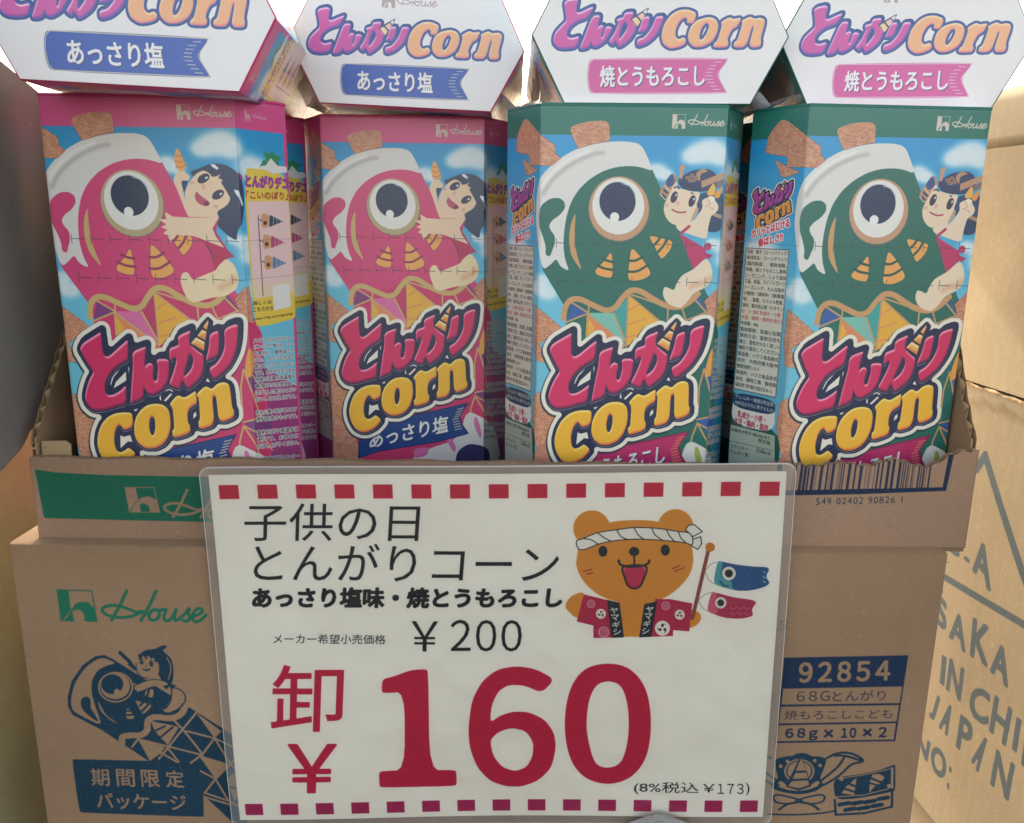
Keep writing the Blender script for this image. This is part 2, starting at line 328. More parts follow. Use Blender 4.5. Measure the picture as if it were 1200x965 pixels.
def kid_green(c):
    A = (760, 180, 12.0); c.use(H_GREEN, A)
    c.poly([(690, 540), (1095, 500), (1100, 900), (1040, 980), (860, 1000), (700, 800)], '24446c', 'k')
    c.poly([(860, 850), (1080, 880), (1085, 1010), (990, 1075), (880, 1080), (850, 1040)], '1f3a60', 'k')
    c.poly([(920, 800), (1060, 840), (1050, 895), (925, 850)], 'b58d6d')
    c.poly([(340, 245), (430, 360), (390, 480), (270, 640), (170, 590), (160, 500)], 'b58d6d', 'k')
    c.poly([(335, 260), (380, 380), (350, 440), (265, 470), (240, 380)], '2d4c86', 'k')
    for P in ([(215, 480), (290, 540), (265, 560), (210, 510)], [(195, 545), (260, 600), (240, 628), (190, 575)]): c.poly(P, '22325a')
    c.stroke([(165, 560), (240, 635)], .5, 'd9cdbb'); c.stroke([(230, 440), (300, 520)], .5, 'd9cdbb')
    c.poly([(420, 350), (600, 230), (840, 195), (960, 260), (1000, 400), (900, 500), (760, 520), (640, 515), (480, 480), (430, 410)], '2b3a66', 'k')
    c.poly([(400, 380), (420, 470), (620, 520), (740, 520), (720, 620), (690, 700), (700, 760), (640, 900), (560, 990), (400, 990), (320, 960), (250, 880),
            (218, 780), (230, 690), (300, 560), (350, 440)], 'ecd2b4', 'k')
    c.poly([(425, 350), (600, 400), (760, 470), (740, 520), (600, 512), (480, 480), (430, 420)], '27365f', 'k')
    c.poly([(670, 260), (770, 195), (865, 235), (740, 270), (735, 380), (690, 350)], 'b98e70', 'k')
    c.poly([(750, 375), (1090, 240), (1085, 330), (760, 470)], 'c09275')
    c.poly([(960, 390), (1085, 335), (1080, 430), (960, 470)], '7d6a72')
    c.poly([(432, 180), (470, 150), (530, 155), (490, 260), (480, 350), (435, 340)], 'c9957a', 'k')
    for x, y in ((560, 330), (620, 300), (680, 330), (600, 370), (650, 360)): c.ell((x, y), (34, 24), 'b48a70'); c.ell((x, y), (16, 10), '3b3450')
    for (x, y, r) in ((368, 600, -.35), (625, 650, -.35)):
        c.ell((x, y), (45, 84), '3d2746', rot=-r); c.ell((x+12, y-20), (26, 50), '27304f', rot=-r); c.ell((x+28, y-28), (10, 20), 'eeeaf0', rot=-r)
    c.stroke([(368, 470), (400, 455), (440, 480)], .7, '22304e', 'c'); c.stroke([(610, 540), (640, 545)], .6, '22304e')
    c.stroke([(340, 770), (400, 800), (470, 812), (535, 800)], .75, 'a8324e', 'c')
    c.ell((420, 685), (28, 30), 'ecaea4'); c.ell((270, 710), (30, 26), 'e6b0a0')
    c.stroke([(640, 890), (680, 800), (700, 760)], 1.6, 'c9a07a')
    c.poly([(760, 640), (830, 600), (900, 590), (960, 640), (1010, 720), (990, 790), (900, 850), (870, 980), (850, 1100), (850, 1170), (600, 1090), (600, 1000), (700, 860), (780, 740)], 'edd4b8', 'k')
    c.poly([(590, 960), (660, 900), (850, 1000), (855, 1190), (560, 1100), (420, 1050), (390, 980)], 'edd4b8', 'k')
    c.poly([(940, 370), (960, 560), (850, 575), (830, 530)], 'f0b450', 'k'); c.poly([(1075, 430), (1010, 620), (930, 580), (960, 520)], 'eb9a4a', 'k')
    c.poly([(850, 590), (900, 570), (960, 600), (940, 660), (860, 650)], 'f3dfc8', 'k')
    for P in ([(850, 620), (880, 670), (870, 700), (820, 720)], [(880, 735), (930, 760)]): c.stroke(P, .35, 'b8907a', 'c')
    B = (760, 250, 8.77); c.use(H_GREEN, B)
    c.poly([(330, 185), (450, 255), (600, 335), (625, 425), (480, 555), (440, 460), (400, 350), (360, 260)], 'c02f66')
    c.stroke([(345, 190), (430, 118)], 1.5, 'b72e60')
    c.ell((632, 320), (36, 40), 'c02f66'); c.poly([(600, 380), (685, 410), (640, 450), (600, 430)], 'b82b60')
    c.poly([(620, 430), (670, 510), (688, 600), (665, 690), (600, 750), (500, 790), (400, 920), (350, 955), (260, 930), (195, 880), (165, 810), (178, 738), (215, 740),
            (285, 775), (310, 700), (360, 620), (440, 575), (490, 550)], 'eed7ba', 'k')
    c.stroke([(660, 640), (610, 690), (530, 700), (460, 730)], 3., 'dfa981', 'c', op=.7, soft=.9)
def kid_pink(c):
    A = (490, 180, 12.0); c.use(H_PINK, A)
    c.poly([(360, 380), (480, 340), (640, 275), (800, 300), (920, 380), (1010, 520), (1000, 800), (960, 980), (880, 1080), (870, 1200), (760, 1130), (640, 1010), (650, 850), (420, 470)], '2a3c5c', 'k')
    c.poly([(940, 380), (1000, 430), (1000, 500), (940, 440)], 'a8386e', 'k')
    c.poly([(240, 470), (335, 485), (275, 640)], '2a3c5c')
    c.poly([(530, 360), (600, 400), (625, 445), (690, 430), (740, 400), (690, 455), (760, 480), (720, 500), (790, 620), (830, 700), (780, 780), (650, 850), (680, 930), (640, 1010),
            (420, 1000), (300, 900), (280, 800), (290, 620), (350, 500), (440, 400)], 'f0cfae', 'k')
    c.poly([(225, 375), (300, 370), (370, 440), (340, 490), (250, 480), (280, 640), (300, 900), (230, 680), (200, 590), (160, 500), (175, 430)], 'f0cfae', 'k')
    c.poly([(232, 70), (320, 290), (330, 340), (250, 385), (210, 340), (182, 230)], 'f0a860', 'k')
    for P in ([(205, 190), (260, 200), (280, 185)], [(195, 250), (260, 265), (305, 240)], [(205, 320), (260, 330), (325, 300)]): c.stroke(P, .4, 'c87c3c', 'c')
    for (x, y) in ((522, 460), (682, 650)):
        c.ell((x, y), (80, 48), '3d2746', rot=-.55); c.ell((x+6, y), (50, 32), '2c3458', rot=-.55); c.ell((x+34, y-8), (20, 12), 'eeeaf0', rot=-.6)
    c.poly([(425, 605), (470, 660), (575, 735), (575, 775), (510, 790), (430, 745), (400, 680)], 'c04a70', 'k'); c.poly([(500, 740), (560, 730), (575, 770), (520, 785)], '70284c', 'k')
    c.ell((515, 560), (24, 34), 'eab09c'); c.ell((385, 505), (24, 22), 'eab09c'); c.ell((645, 790), (32, 26), 'eab09c')
    c.poly([(610, 295), (660, 290), (710, 340), (690, 360), (640, 330)], 'e8e8ee'); c.poly([(870, 590), (930, 600), (950, 660), (985, 760), (970, 800), (930, 690), (890, 640)], 'e8e8ee', 'k')
    B = (480, 250, 9.65); c.use(H_PINK, B)
    c.poly([(340, 60), (640, 60), (600, 200), (700, 370), (660, 400), (560, 300), (400, 240)], 'c43262')
    c.poly([(125, 10), (200, 55), (350, 65), (640, 60), (570, 170), (600, 250), (670, 355), (560, 310), (380, 240), (220, 230), (160, 300), (130, 230), (95, 215), (135, 180),
            (78, 155), (132, 128), (60, 80), (135, 80)], 'f0cfae')
    c.poly([(400, 245), (560, 310), (690, 360), (765, 440), (700, 450), (580, 560), (560, 560), (540, 420), (500, 330)], 'bd2e5a')
    c.stroke([(500, 330), (540, 400), (550, 460)], .8, '7a3a5c', 'c')
    c.poly([(690, 445), (760, 530), (788, 640), (765, 740), (660, 810), (500, 830), (340, 880), (280, 850), (235, 740), (222, 650), (250, 590), (300, 582), (330, 640), (345, 660),
            (460, 610), (570, 570), (600, 520)], 'f0d8ae', 'k')
    c.stroke([(750, 640), (700, 690), (600, 730)], 3., 'e0a478', 'c', op=.7, soft=1.)

def tessel(c, F, tan):
    """triangles of the carp's flank, below the scalloped gill line"""
    g, blue, aqua, teal, yel, sal = F
    c.use(H_GREEN, G5)
    c.poly([(185, 300), (560, 190), (945, 200), (1120, 430), (1060, 1500), (60, 1500), (215, 350)], g)
    c.poly([(238, 245), (320, 305), (205, 350)], blue)
    c.poly([(320, 300), (465, 300), (540, 460), (420, 430)], aqua); c.poly([(320, 310), (530, 470), (520, 520), (320, 430)], sal)
    c.poly([(318, 310), (360, 380), (340, 440), (312, 440)], yel)
    c.poly([(465, 300), (545, 210), (540, 470)], teal); c.poly([(548, 205), (720, 350), (640, 430), (535, 480)], yel)
    for y in (255, 330, 400): c.stroke([(548, y+30), (600+(y-255)*.55, y)], .7, sal)
    c.poly([(925, 195), (985, 290), (910, 235)], blue)
    for P in ([(320, 305), (205, 352)], [(238, 248), (325, 300)], [(330, 240), (318, 440)], [(320, 305), (530, 470)], [(465, 300), (540, 470)], [(545, 205), (537, 480)], [(548, 205), (730, 350)],
              [(765, 270), (762, 380)], [(840, 265), (875, 360)], [(905, 215), (985, 300)], [(985, 290), (860, 340)], [(560, 200), (780, 270)]): c.stroke(P, .9, tan)
    # lower flank, right of the lettering
    c.poly([(965, 590), (1120, 560), (1120, 700), (1010, 720)], blue)
    c.poly([(950, 880), (1130, 830), (1130, 1000), (1000, 960)], blue)
    for P in ([(975, 600), (950, 700), (945, 860)], [(975, 600), (1010, 720), (1060, 880)], [(945, 880), (1130, 840)], [(945, 900), (915, 980), (905, 1100)],
              [(945, 900), (1000, 1000), (1040, 1100)], [(945, 900), (1060, 960), (1120, 1060)], [(1000, 600), (1120, 760)]): c.stroke(P, .9, tan)
def carton_art(kind):
    G = kind == 'green'
    main, dark = ('19695d', '1b5c58') if G else ('d84377', 'a3265a')
    band = '1f7365' if G else 'd84a86'
    tan = 'cf9a68' if G else 'cfb070'
    c = Canvas(FW+2*SW, BH, 7.0, '3f9fc4', org=(-SW, 0))
    v = np.linspace(0, 1, c.H, dtype=np.float32)[:, None, None]
    top, mid, low = hexc('1a90ca'), hexc('6cc2da'), hexc('78c0ce')
    c.a[..., :3] = np.where(v < .45, top+(mid-top)*(v/.45)**1.3, mid+(low-mid)*(v-.45)/.55)
    c.use(H_GREEN, G4)
    cloud(c, [(880, 290, 60), (930, 270, 80), (990, 255, 90), (1040, 290, 70), (690, 370, 60), (740, 390, 45), (1060, 770, 60), (1080, 840, 60), (1000, 750, 40)])
    c.use(); cloud(c, [(FW+8, 32, 9), (FW+16, 34, 9), (FW+24, 37, 8), (FW+10, 92, 8), (-20, 72, 8), (-28, 70, 7)])
    c.use(H_GREEN, G5); cloud(c, [(70, 130, 50), (100, 190, 60), (40, 170, 50)])
    c.use()
    # flank colours run over both chamfers below the middle
    c.poly([(-SW, 150), (0, 165), (0, BH), (-SW, BH)], '11594b' if G else '8e2a6c'); c.poly([(FW, 128), (FW+SW, 150), (FW+SW, BH), (FW, BH)], '2c8aa8' if G else 'a2407c')
    c.poly([(-SW, 118), (-8, 96), (0, 104), (0, 170), (-SW, 150)], '62b0c6')
    # ---- carp body
    c.use(H_GREEN, G4)
    c.poly([(40, 460), (170, 310), (440, 222), (560, 220), (615, 250), (670, 372), (760, 560), (860, 780), (945, 970), (1120, 1250), (1110, 2100), (40, 2100), (215, 1130), (75, 905), (30, 640)], main)
    tessel(c, ('19695d', '2f5da0', '7fc0ae', '3aa39c', 'eeb040', 'e6895e') if G else ('d0386a', '80407c', 'e070a0', 'c63a66', 'eeb040', 'e6895e'), tan)
    c.use(H_GREEN, G4)
    c.poly([(75, 905), (150, 842), (250, 860), (560, 900), (945, 970), (975, 1010), (930, 985), (870, 1030), (800, 1045), (690, 1010), (600, 965), (555, 960), (520, 1000), (460, 1060), (420, 1070),
            (350, 1045), (260, 1015), (220, 1025), (185, 1060)], main)
    c.use(H_GREEN, G5)
    c.stroke([(190, 330), (200, 270), (230, 232), (280, 228), (350, 258), (420, 285), (470, 272), (510, 222), (555, 180), (610, 182), (680, 222), (740, 252), (810, 266), (870, 246), (930, 192)], 3.0, tan, 'c')
    c.use(H_GREEN, G4)
    wm = c.mask_poly([[(35, 462), (60, 412), (110, 356), (170, 308), (250, 263), (340, 235), (440, 219), (540, 218), (590, 228), (615, 250), (645, 310), (672, 373), (600, 351), (540, 346), (470, 353), (400, 375),
                       (330, 415), (270, 470), (225, 540), (200, 620), (188, 700), (185, 780), (196, 850), (220, 910), (170, 885), (148, 842), (120, 872), (75, 905), (45, 780), (15, 640), (22, 520)]], 'k')
    c.paint(wm, 'e2dcd4'); (y, x, h, w), m = wm
    c.stroke([(75, 500), (130, 420), (230, 340), (340, 290), (400, 278)], 1.6, '9c9390', 'c', op=.6, soft=.7)
    c.stroke([(60, 470), (120, 390), (220, 315), (330, 268)], 1.2, 'f8f4ee', 'c', op=.7, soft=.5)
    c.poly([(62, 560), (112, 524), (160, 519), (190, 540), (193, 575), (165, 610), (125, 637), (106, 665), (113, 690), (138, 720), (140, 760), (124, 800), (112, 833), (88, 822), (90, 780), (75, 730), (55, 680), (48, 620)], main, 'k')
    c.poly([(252, 590), (222, 660), (214, 740), (228, 830), (292, 913), (262, 830), (248, 760), (246, 680)], tan, 'k')
    if G: gillcones(c, 'efa557', '145248')
    else: gillcones(c, 'f0aa5a', '9a3058')
    eye(c, 'c99877' if G else 'bda880', '1d2c55' if G else '20324e')
    # ---- snacks flying about, as photographs
    c.use(H_GREEN, G4)
    snack(c, [(212, 150), (300, 118), (430, 108), (434, 215), (340, 235), (262, 258), (240, 215)], ang=.4)
    c.use(H_LEFT, (850, 130, 4.59)); snack(c, [(315, 38), (380, 90), (505, 205), (505, 268), (400, 275), (250, 248), (218, 235), (240, 130)], ang=.8)
    snack(c, [(270, 280), (330, 318), (400, 352), (330, 380), (300, 375)], ang=.8)
    c.use(H_GREEN, G4); snack(c, [(-60, 130), (0, 170), (90, 255), (170, 310), (120, 352), (0, 348), (-60, 345)], ang=.8)
    c.use(H_GREEN, G5)
    snack(c, [(20, 260), (60, 285), (160, 365), (190, 395), (100, 440), (60, 470), (90, 570), (30, 560), (10, 420)], base='d58a62', ang=.3)
    snack(c, [(20, 760), (60, 730), (110, 820), (190, 900), (140, 1000), (100, 1090), (60, 1060), (10, 900)], base='d58a62', ang=1.2)
    snack(c, [(1035, 165), (1040, 330), (1000, 300), (965, 235)], base='cf8268', ang=.8)
    c.use(H_PINK, P2); snack(c, [(1060, 120), (1075, 310), (1010, 290), (985, 205)], base='cf8268', ang=.8); c.use()
    c.use(H_PINK, P2); c.poly([(1035, 420), (1060, 460), (1055, 560), (1000, 590), (1010, 500)], 'e8a04a', 'k'); c.use()
    # ---- bottom: tail with printed petals, and below it the ribbon
    c.use(H_PINK, P3)
    for P in ([(160, 640), (260, 745), (330, 1000), (120, 1000), (120, 700)],): snack(c, P, base='c98068', ang=.9)
    c.poly([(920, 610), (1040, 670), (1180, 760), (1260, 1000), (500, 1000), (640, 860), (880, 780)], 'ddd8d0', 'k')
    pc = '9fb04a' if G else 'd873a8'
    for P in ([(965, 650), (985, 660), (1010, 740), (1005, 785), (985, 750), (965, 700)], [(800, 790), (830, 770), (860, 830), (850, 870)], [(610, 840), (700, 830), (690, 880), (610, 900)]): c.poly(P, pc, 'k')
    c.poly([(860, 860), (930, 810), (1010, 820), (1100, 870), (1100, 1000), (850, 1000)], '2a2a5c', 'k')
    c.poly([(300, 735), (470, 668), (640, 635), (935, 569), (905, 615), (884, 650), (900, 700), (935, 752), (760, 800), (400, 858), (280, 900), (285, 790)], '0e2f66' if not G else '8b1f4e')
    c.poly([(312, 738), (470, 678), (640, 643), (915, 580), (890, 620), (872, 652), (888, 700), (918, 748), (760, 792), (400, 850), (296, 890), (297, 790)], '1b4a8e' if not G else 'bb2a62')
    c.poly([(316, 744), (470, 684), (640, 650), (905, 588), (880, 625), (865, 652), (880, 700), (905, 744), (760, 785), (400, 842), (306, 878), (305, 790)], '154182' if not G else 'c02c66')
    for i in range(9): c.stroke([(905-8*i if i < 4 else 873+5*(i-4), 600+15*i), (868-6*i if i < 4 else 838+4*(i-4), 609+15*i)], .5, 'cfc4a8' if not G else 'e38a5e')
    txt = 'あっさり塩' if not G else '焼とうもろこし'
    TLx = (350, 742) if not G else (335, 750)
    c.text(txt, (TLx[0]+3, TLx[1]+4), (815, 646), (TLx[0]+3, TLx[1]+100), '0a1c3c', .42); c.text(txt, TLx, (812, 642), (TLx[0], TLx[1]+96), 'e8e4de', .34)
    c.use(H_GREEN, (0, 0, 1)); logo(c)
    (kid_green if G else kid_pink)(c)
    # ---- header band with the maker's wordmark
    c.use(); hb = 13.9
    m = np.zeros((c.H, c.W), np.float32); m[:int(hb*c.ppm)] = 1
    c.use(H_GREEN, G4); keep = c.mask_poly([[(212, 150), (300, 118), (430, 108), (434, 215), (340, 235), (262, 258), (240, 215)]], 'k', True)[1]; c.use(H_LEFT, (850, 130, 4.59))
    keep = np.maximum(keep, c.mask_poly([[(315, 38), (380, 90), (505, 205), (505, 268), (400, 275), (250, 248), (218, 235), (240, 130)]], 'k', True)[1]); c.use()
    c.paint(((0, 0, c.H, c.W), m*(1-keep)), band)
    c.poly([(FW-28, 3.4), (FW-21.4, 3.4), (FW-21.4, 10.4), (FW-28, 10.4)], band)
    mark(c, FW-28, 3.4, 6.6, 6.9, 'd8c4b6'); wordmark(c, FW-20, 3.2, 18.6, 'd8c4b6', .03)
    mark(c, FW+7, 4.5, 3.4, 5.2, 'd8a8a8' if not G else 'a8b8a8'); wordmark(c, FW+12, 5, 10, 'd8a8a8' if not G else 'a8b8a8')
    # ---- right chamfer: how-to panel (its square code is left blank) and fine print
    c.poly([(FW+33.5, 13.9), (FW+SW, 13.9), (FW+SW, BH), (FW+34.3, BH)], band if not G else '1d6a8c')
    c.use(H_RIGHT, (270, 110, 4.386))
    c.poly([(66, 418), (120, 412), (297, 432), (330, 1170), (325, 1195), (160, 1240), (128, 1225)], 'e9c94e', 'k')
    c.poly([(92, 592), (296, 585), (322, 1000), (120, 1040)], 'ecc9c2')
    c.poly([(120, 1040), (250, 1010), (322, 1000), (325, 1060), (130, 1100)], 'e8cfae')
    c.poly([(148, 405), (170, 360), (185, 375), (165, 320), (195, 330), (212, 312), (228, 340), (262, 345), (240, 380), (262, 400)], '2f8a5c')
    c.poly([(148, 400), (180, 395), (205, 355), (240, 395), (285, 400), (290, 430), (215, 440)], 'e2ddd8')
    c.text('とんがりデコ', (78, 448), (292, 462), (80, 512), '9b3a94', .5); c.text('「こいのぼり」', (82, 535), (292, 538), (84, 578), 'b04a3a', .25)
    for i, (yy, cc) in enumerate(((690, '2f4c66'), (800, 'b84a72'), (908, '5a84a8'))):
        dx = 8*i
        c.poly([(160+dx, yy-38), (200+dx, yy-30), (202+dx, yy+34), (162+dx, yy+45)], 'd99c72', 'k'); c.ell((180+dx, yy+15), (9, 11), '5a3a30')
        c.poly([(202+dx, yy-30), (270+dx, yy+5), (202+dx, yy+36)], cc)
        for q in (.3, .55, .8): c.stroke([(202+dx+68*q, yy-30+38*q), (202+dx+68*q, yy+36-30*q)], .35, 'ecc9c2')
    c.stroke([(145, 665), (170, 1080)], .6, '4a4650')
    for q in (690, 800, 908): c.stroke([(146+(q-665)*.06, q-6), (164+(q-665)*.06, q+4)], .5, '4a4650')
    c.use(H_RIGHT, (280, 320, 4.196))
    c.poly([(165, 105), (245, 90), (252, 205), (172, 225)], 'e9e4da')          # blank square where the code would be
    for t, y, x1 in (('詳しくは', 178, 160), ('こちらから', 208, 168)): c.text(t, (74, y+4), (x1, y-6), (74, y+24), '3c3424', .12)
    c.text('https://hfgs.jp/tongaripkg/', (78, 262), (262, 232), (78, 276), '3c3424', .1)
    lines = ['ハウスとんがりコー', '(あっさり塩)は、コー', 'を素材に、植物油でサ', 'げた、カリッとかるく', '香ばしいコーンスナッ', 'です。まろやかなうまみ', '特徴の深層水結晶塩を',
             '食塩中50%使用し、', 'ぱりとした飽きのこない', 'おいしさに仕上げまし', '', 'まれに黒い粒があります', '原料由来のものです。', '', '直射日光や高温多湿', '避けて、お早めに', 'お召し上がりください。', '', 'お客様相談センター', '製品についてのお問い', '合わせはこちらまで']
    for i, t in enumerate(lines):
        if t:
            y = 360+i*30.5; x0 = 78+i*1.5; x1 = 262+i*1.7
            ta, tb, tc = (x0, y), (x1, y-16-i*.2), (x0, y+21); c.text(t, ta, tb, tc, 'e6e2dc', .42); c.text(t, ta, tb, tc, '2e2a3a', .07)
    # ---- left chamfer: small logo, slogan, ingredients
    c.use()
    small = logo_small(); k = c.ppm
    c.use(H_LEFT, (850, 130, 4.59)); place(c, small, (122, 395), (372, 360), (128, 665))
    for dy, t, a, b in ((0, 'カリッとはじける', (140, 672), (338, 612)), (1, '香ばしさ!!', (172, 722), (300, 688))):
        TL, TR, BL = a, b, (a[0], a[1]+42); c.text(t, TL, TR, BL, 'f0e2dc', .75); c.text(t, TL, TR, BL, 'd2304f', .22)
    A = (850, 130, 4.59); Bf = (850, 330, 4.59)
    c.use(H_LEFT, (850, 130, 4.59)); c.poly([(108, 766), (334, 782), (253, 1565), (38, 1515)], '3a4a50'); c.poly([(111, 770), (331, 786), (250, 1560), (41, 1512)], 'd8d2c0')
    ing = ['名称：菓子（コーンスナック）', '原材料名：コーングリッツ', '（国内製造）、植物油脂、', '砂糖、焼とうもろこし風味', 'シーズニング、しょう油加', '工品、食塩、スイートコーン', 'シーズニング、たん白加水', '分解物／調味料（無機塩', '等）、重曹、カラメル色素、',
           '香料、酸化防止剤（ビタミン', 'E）（一部に乳成分・小麦・', '大豆・鶏肉・豚肉を含む）', '内容量：68g', '賞味期限：底面に記載', '保存方法：直射日光を', '避け、湿気が少なく涼しい', '場所で保存してください。', '製造者：ハウス食品株式', '会社　大阪府東大阪市', '御厨栄町1-5-7', '製造所：ハウス食品株式', '会社　静岡工場　静岡県', '袋井市新池524-1']
    for i, t in enumerate(ing):
        f = i/22.6; y = 776+f*722; xl = 114-f*70; xr = 326-f*76; w = {12: .42, 19: .55}.get(i, .9 if i == 22 else 1.)
        col = 'b8344a' if i in (10, 11) else '2e3434'
        c.text(t, (xl, y), (xl+(xr-xl)*w, y+(16+f*30)*w), (xl, y+22), col, .1)
    c.use(H_LEFT, Bf)
    c.poly([(42, 612), (248, 658), (245, 828), (22, 775)], 'e6e0d4', 'k'); c.poly([(42, 612), (250, 658), (248, 740), (32, 690)], '1c3a5c', 'k')
    c.text('アレルギー物質(特定原', (48, 626), (242, 670), (48, 650), 'e6e0d4', .08); c.text('材料及びそれに準ずるもの)', (46, 656), (242, 702), (46, 680), 'e6e0d4', .08)
    c.text('乳成分・小麦・', (60, 710), (200, 742), (58, 742), 'b8344a', .18); c.text('大豆・鶏肉・豚肉', (42, 742), (212, 784), (40, 775), 'b8344a', .18)
    c.poly([(20, 780), (245, 838), (240, 1060), (8, 1000)], 'a9b4a2')
    for t, a, b, h in (('栄養成分表示1箱(68g)当り', (26, 796), (222, 842), 20), ('推定値', (160, 850), (222, 866), 20), ('エネルギー', (22, 876), (110, 896), 20), ('358kcal', (150, 900), (222, 916), 20), ('たんぱく質', (20, 904), (110, 926), 20)):
        c.text(t, a, b, (a[0], a[1]+h), '2e3434', .08)
    c.stroke([(18, 862), (240, 915)], .3, '4c5652')
    # ---- folds: the board shows pale where the print is creased
    c.use()
    for u in (0, FW):
        for i in range(60):
            v = BH*i/60; c.stroke([(u+rng.normal(0, .04), v), (u+rng.normal(0, .04), v+BH/60)], .30, 'e8e4e0', op=float(rng.uniform(.10, .42)))
        c.stroke([(u+.5, 0), (u+.5, BH)], .5, '202838', op=.16, soft=.25)
    # ---- cut lines of the tear-off opening
    for v0 in (67.6, 87.0):
        c.stroke([(-SW, v0-1.2), (0, v0)], .25, '56606a', op=.45); c.stroke([(FW, v0+.4), (FW+SW, v0)], .25, '56606a', op=.45)
        for i in range(9):
            u = 9+i*9.7+(1.5 if v0 > 80 else 0); c.stroke([(u, v0+.1*i/2), (u+6.2, v0+.3+.1*i/2)], .38, '3a4048', op=.75); c.stroke([(u, v0-2.2), (u, v0+2.4)], .34, '3a4048', op=.7)
    return c
_small = None
def logo_small():
    """the lettering on its own, for the side panel"""
    global _small
    if _small is None:
        s = Canvas(96, 84, 5.0, None, org=(-2, 98), ink='14283c'); s.use(H_GREEN, (0, 0, 1)); logo(s, kana='a8409a', corn='e39a45'); _small = s
    return _small
def place(c, s, TL, TR, BL):
    a, b, d = (c.px([q])[0] for q in (TL, TR, BL)); M = np.array([b-a, d-a]).T; Mi = np.linalg.inv(M)
    P = np.array([a, b, d, b+d-a]); y, x, h, w = c.win(P); X, Y = np.meshgrid(np.arange(w)+x, np.arange(h)+y)
    uv = np.stack([X-a[0], Y-a[1]], -1)@Mi.T; ok = ((uv > 0) & (uv < 1)).all(-1)
    acc = np.zeros((h, w, 4), np.float32)
    for ox in (-.33, 0, .33):
        for oy in (-.33, 0, .33):
            q = np.stack([X-a[0]+ox, Y-a[1]+oy], -1)@Mi.T
            i = np.clip((q[..., 1]*s.H).astype(int), 0, s.H-1); j = np.clip((q[..., 0]*s.W).astype(int), 0, s.W-1); acc += s.a[i, j]
    acc /= 9; c.paint(((y, x, h, w), acc[..., 3]*ok), acc[..., :3])

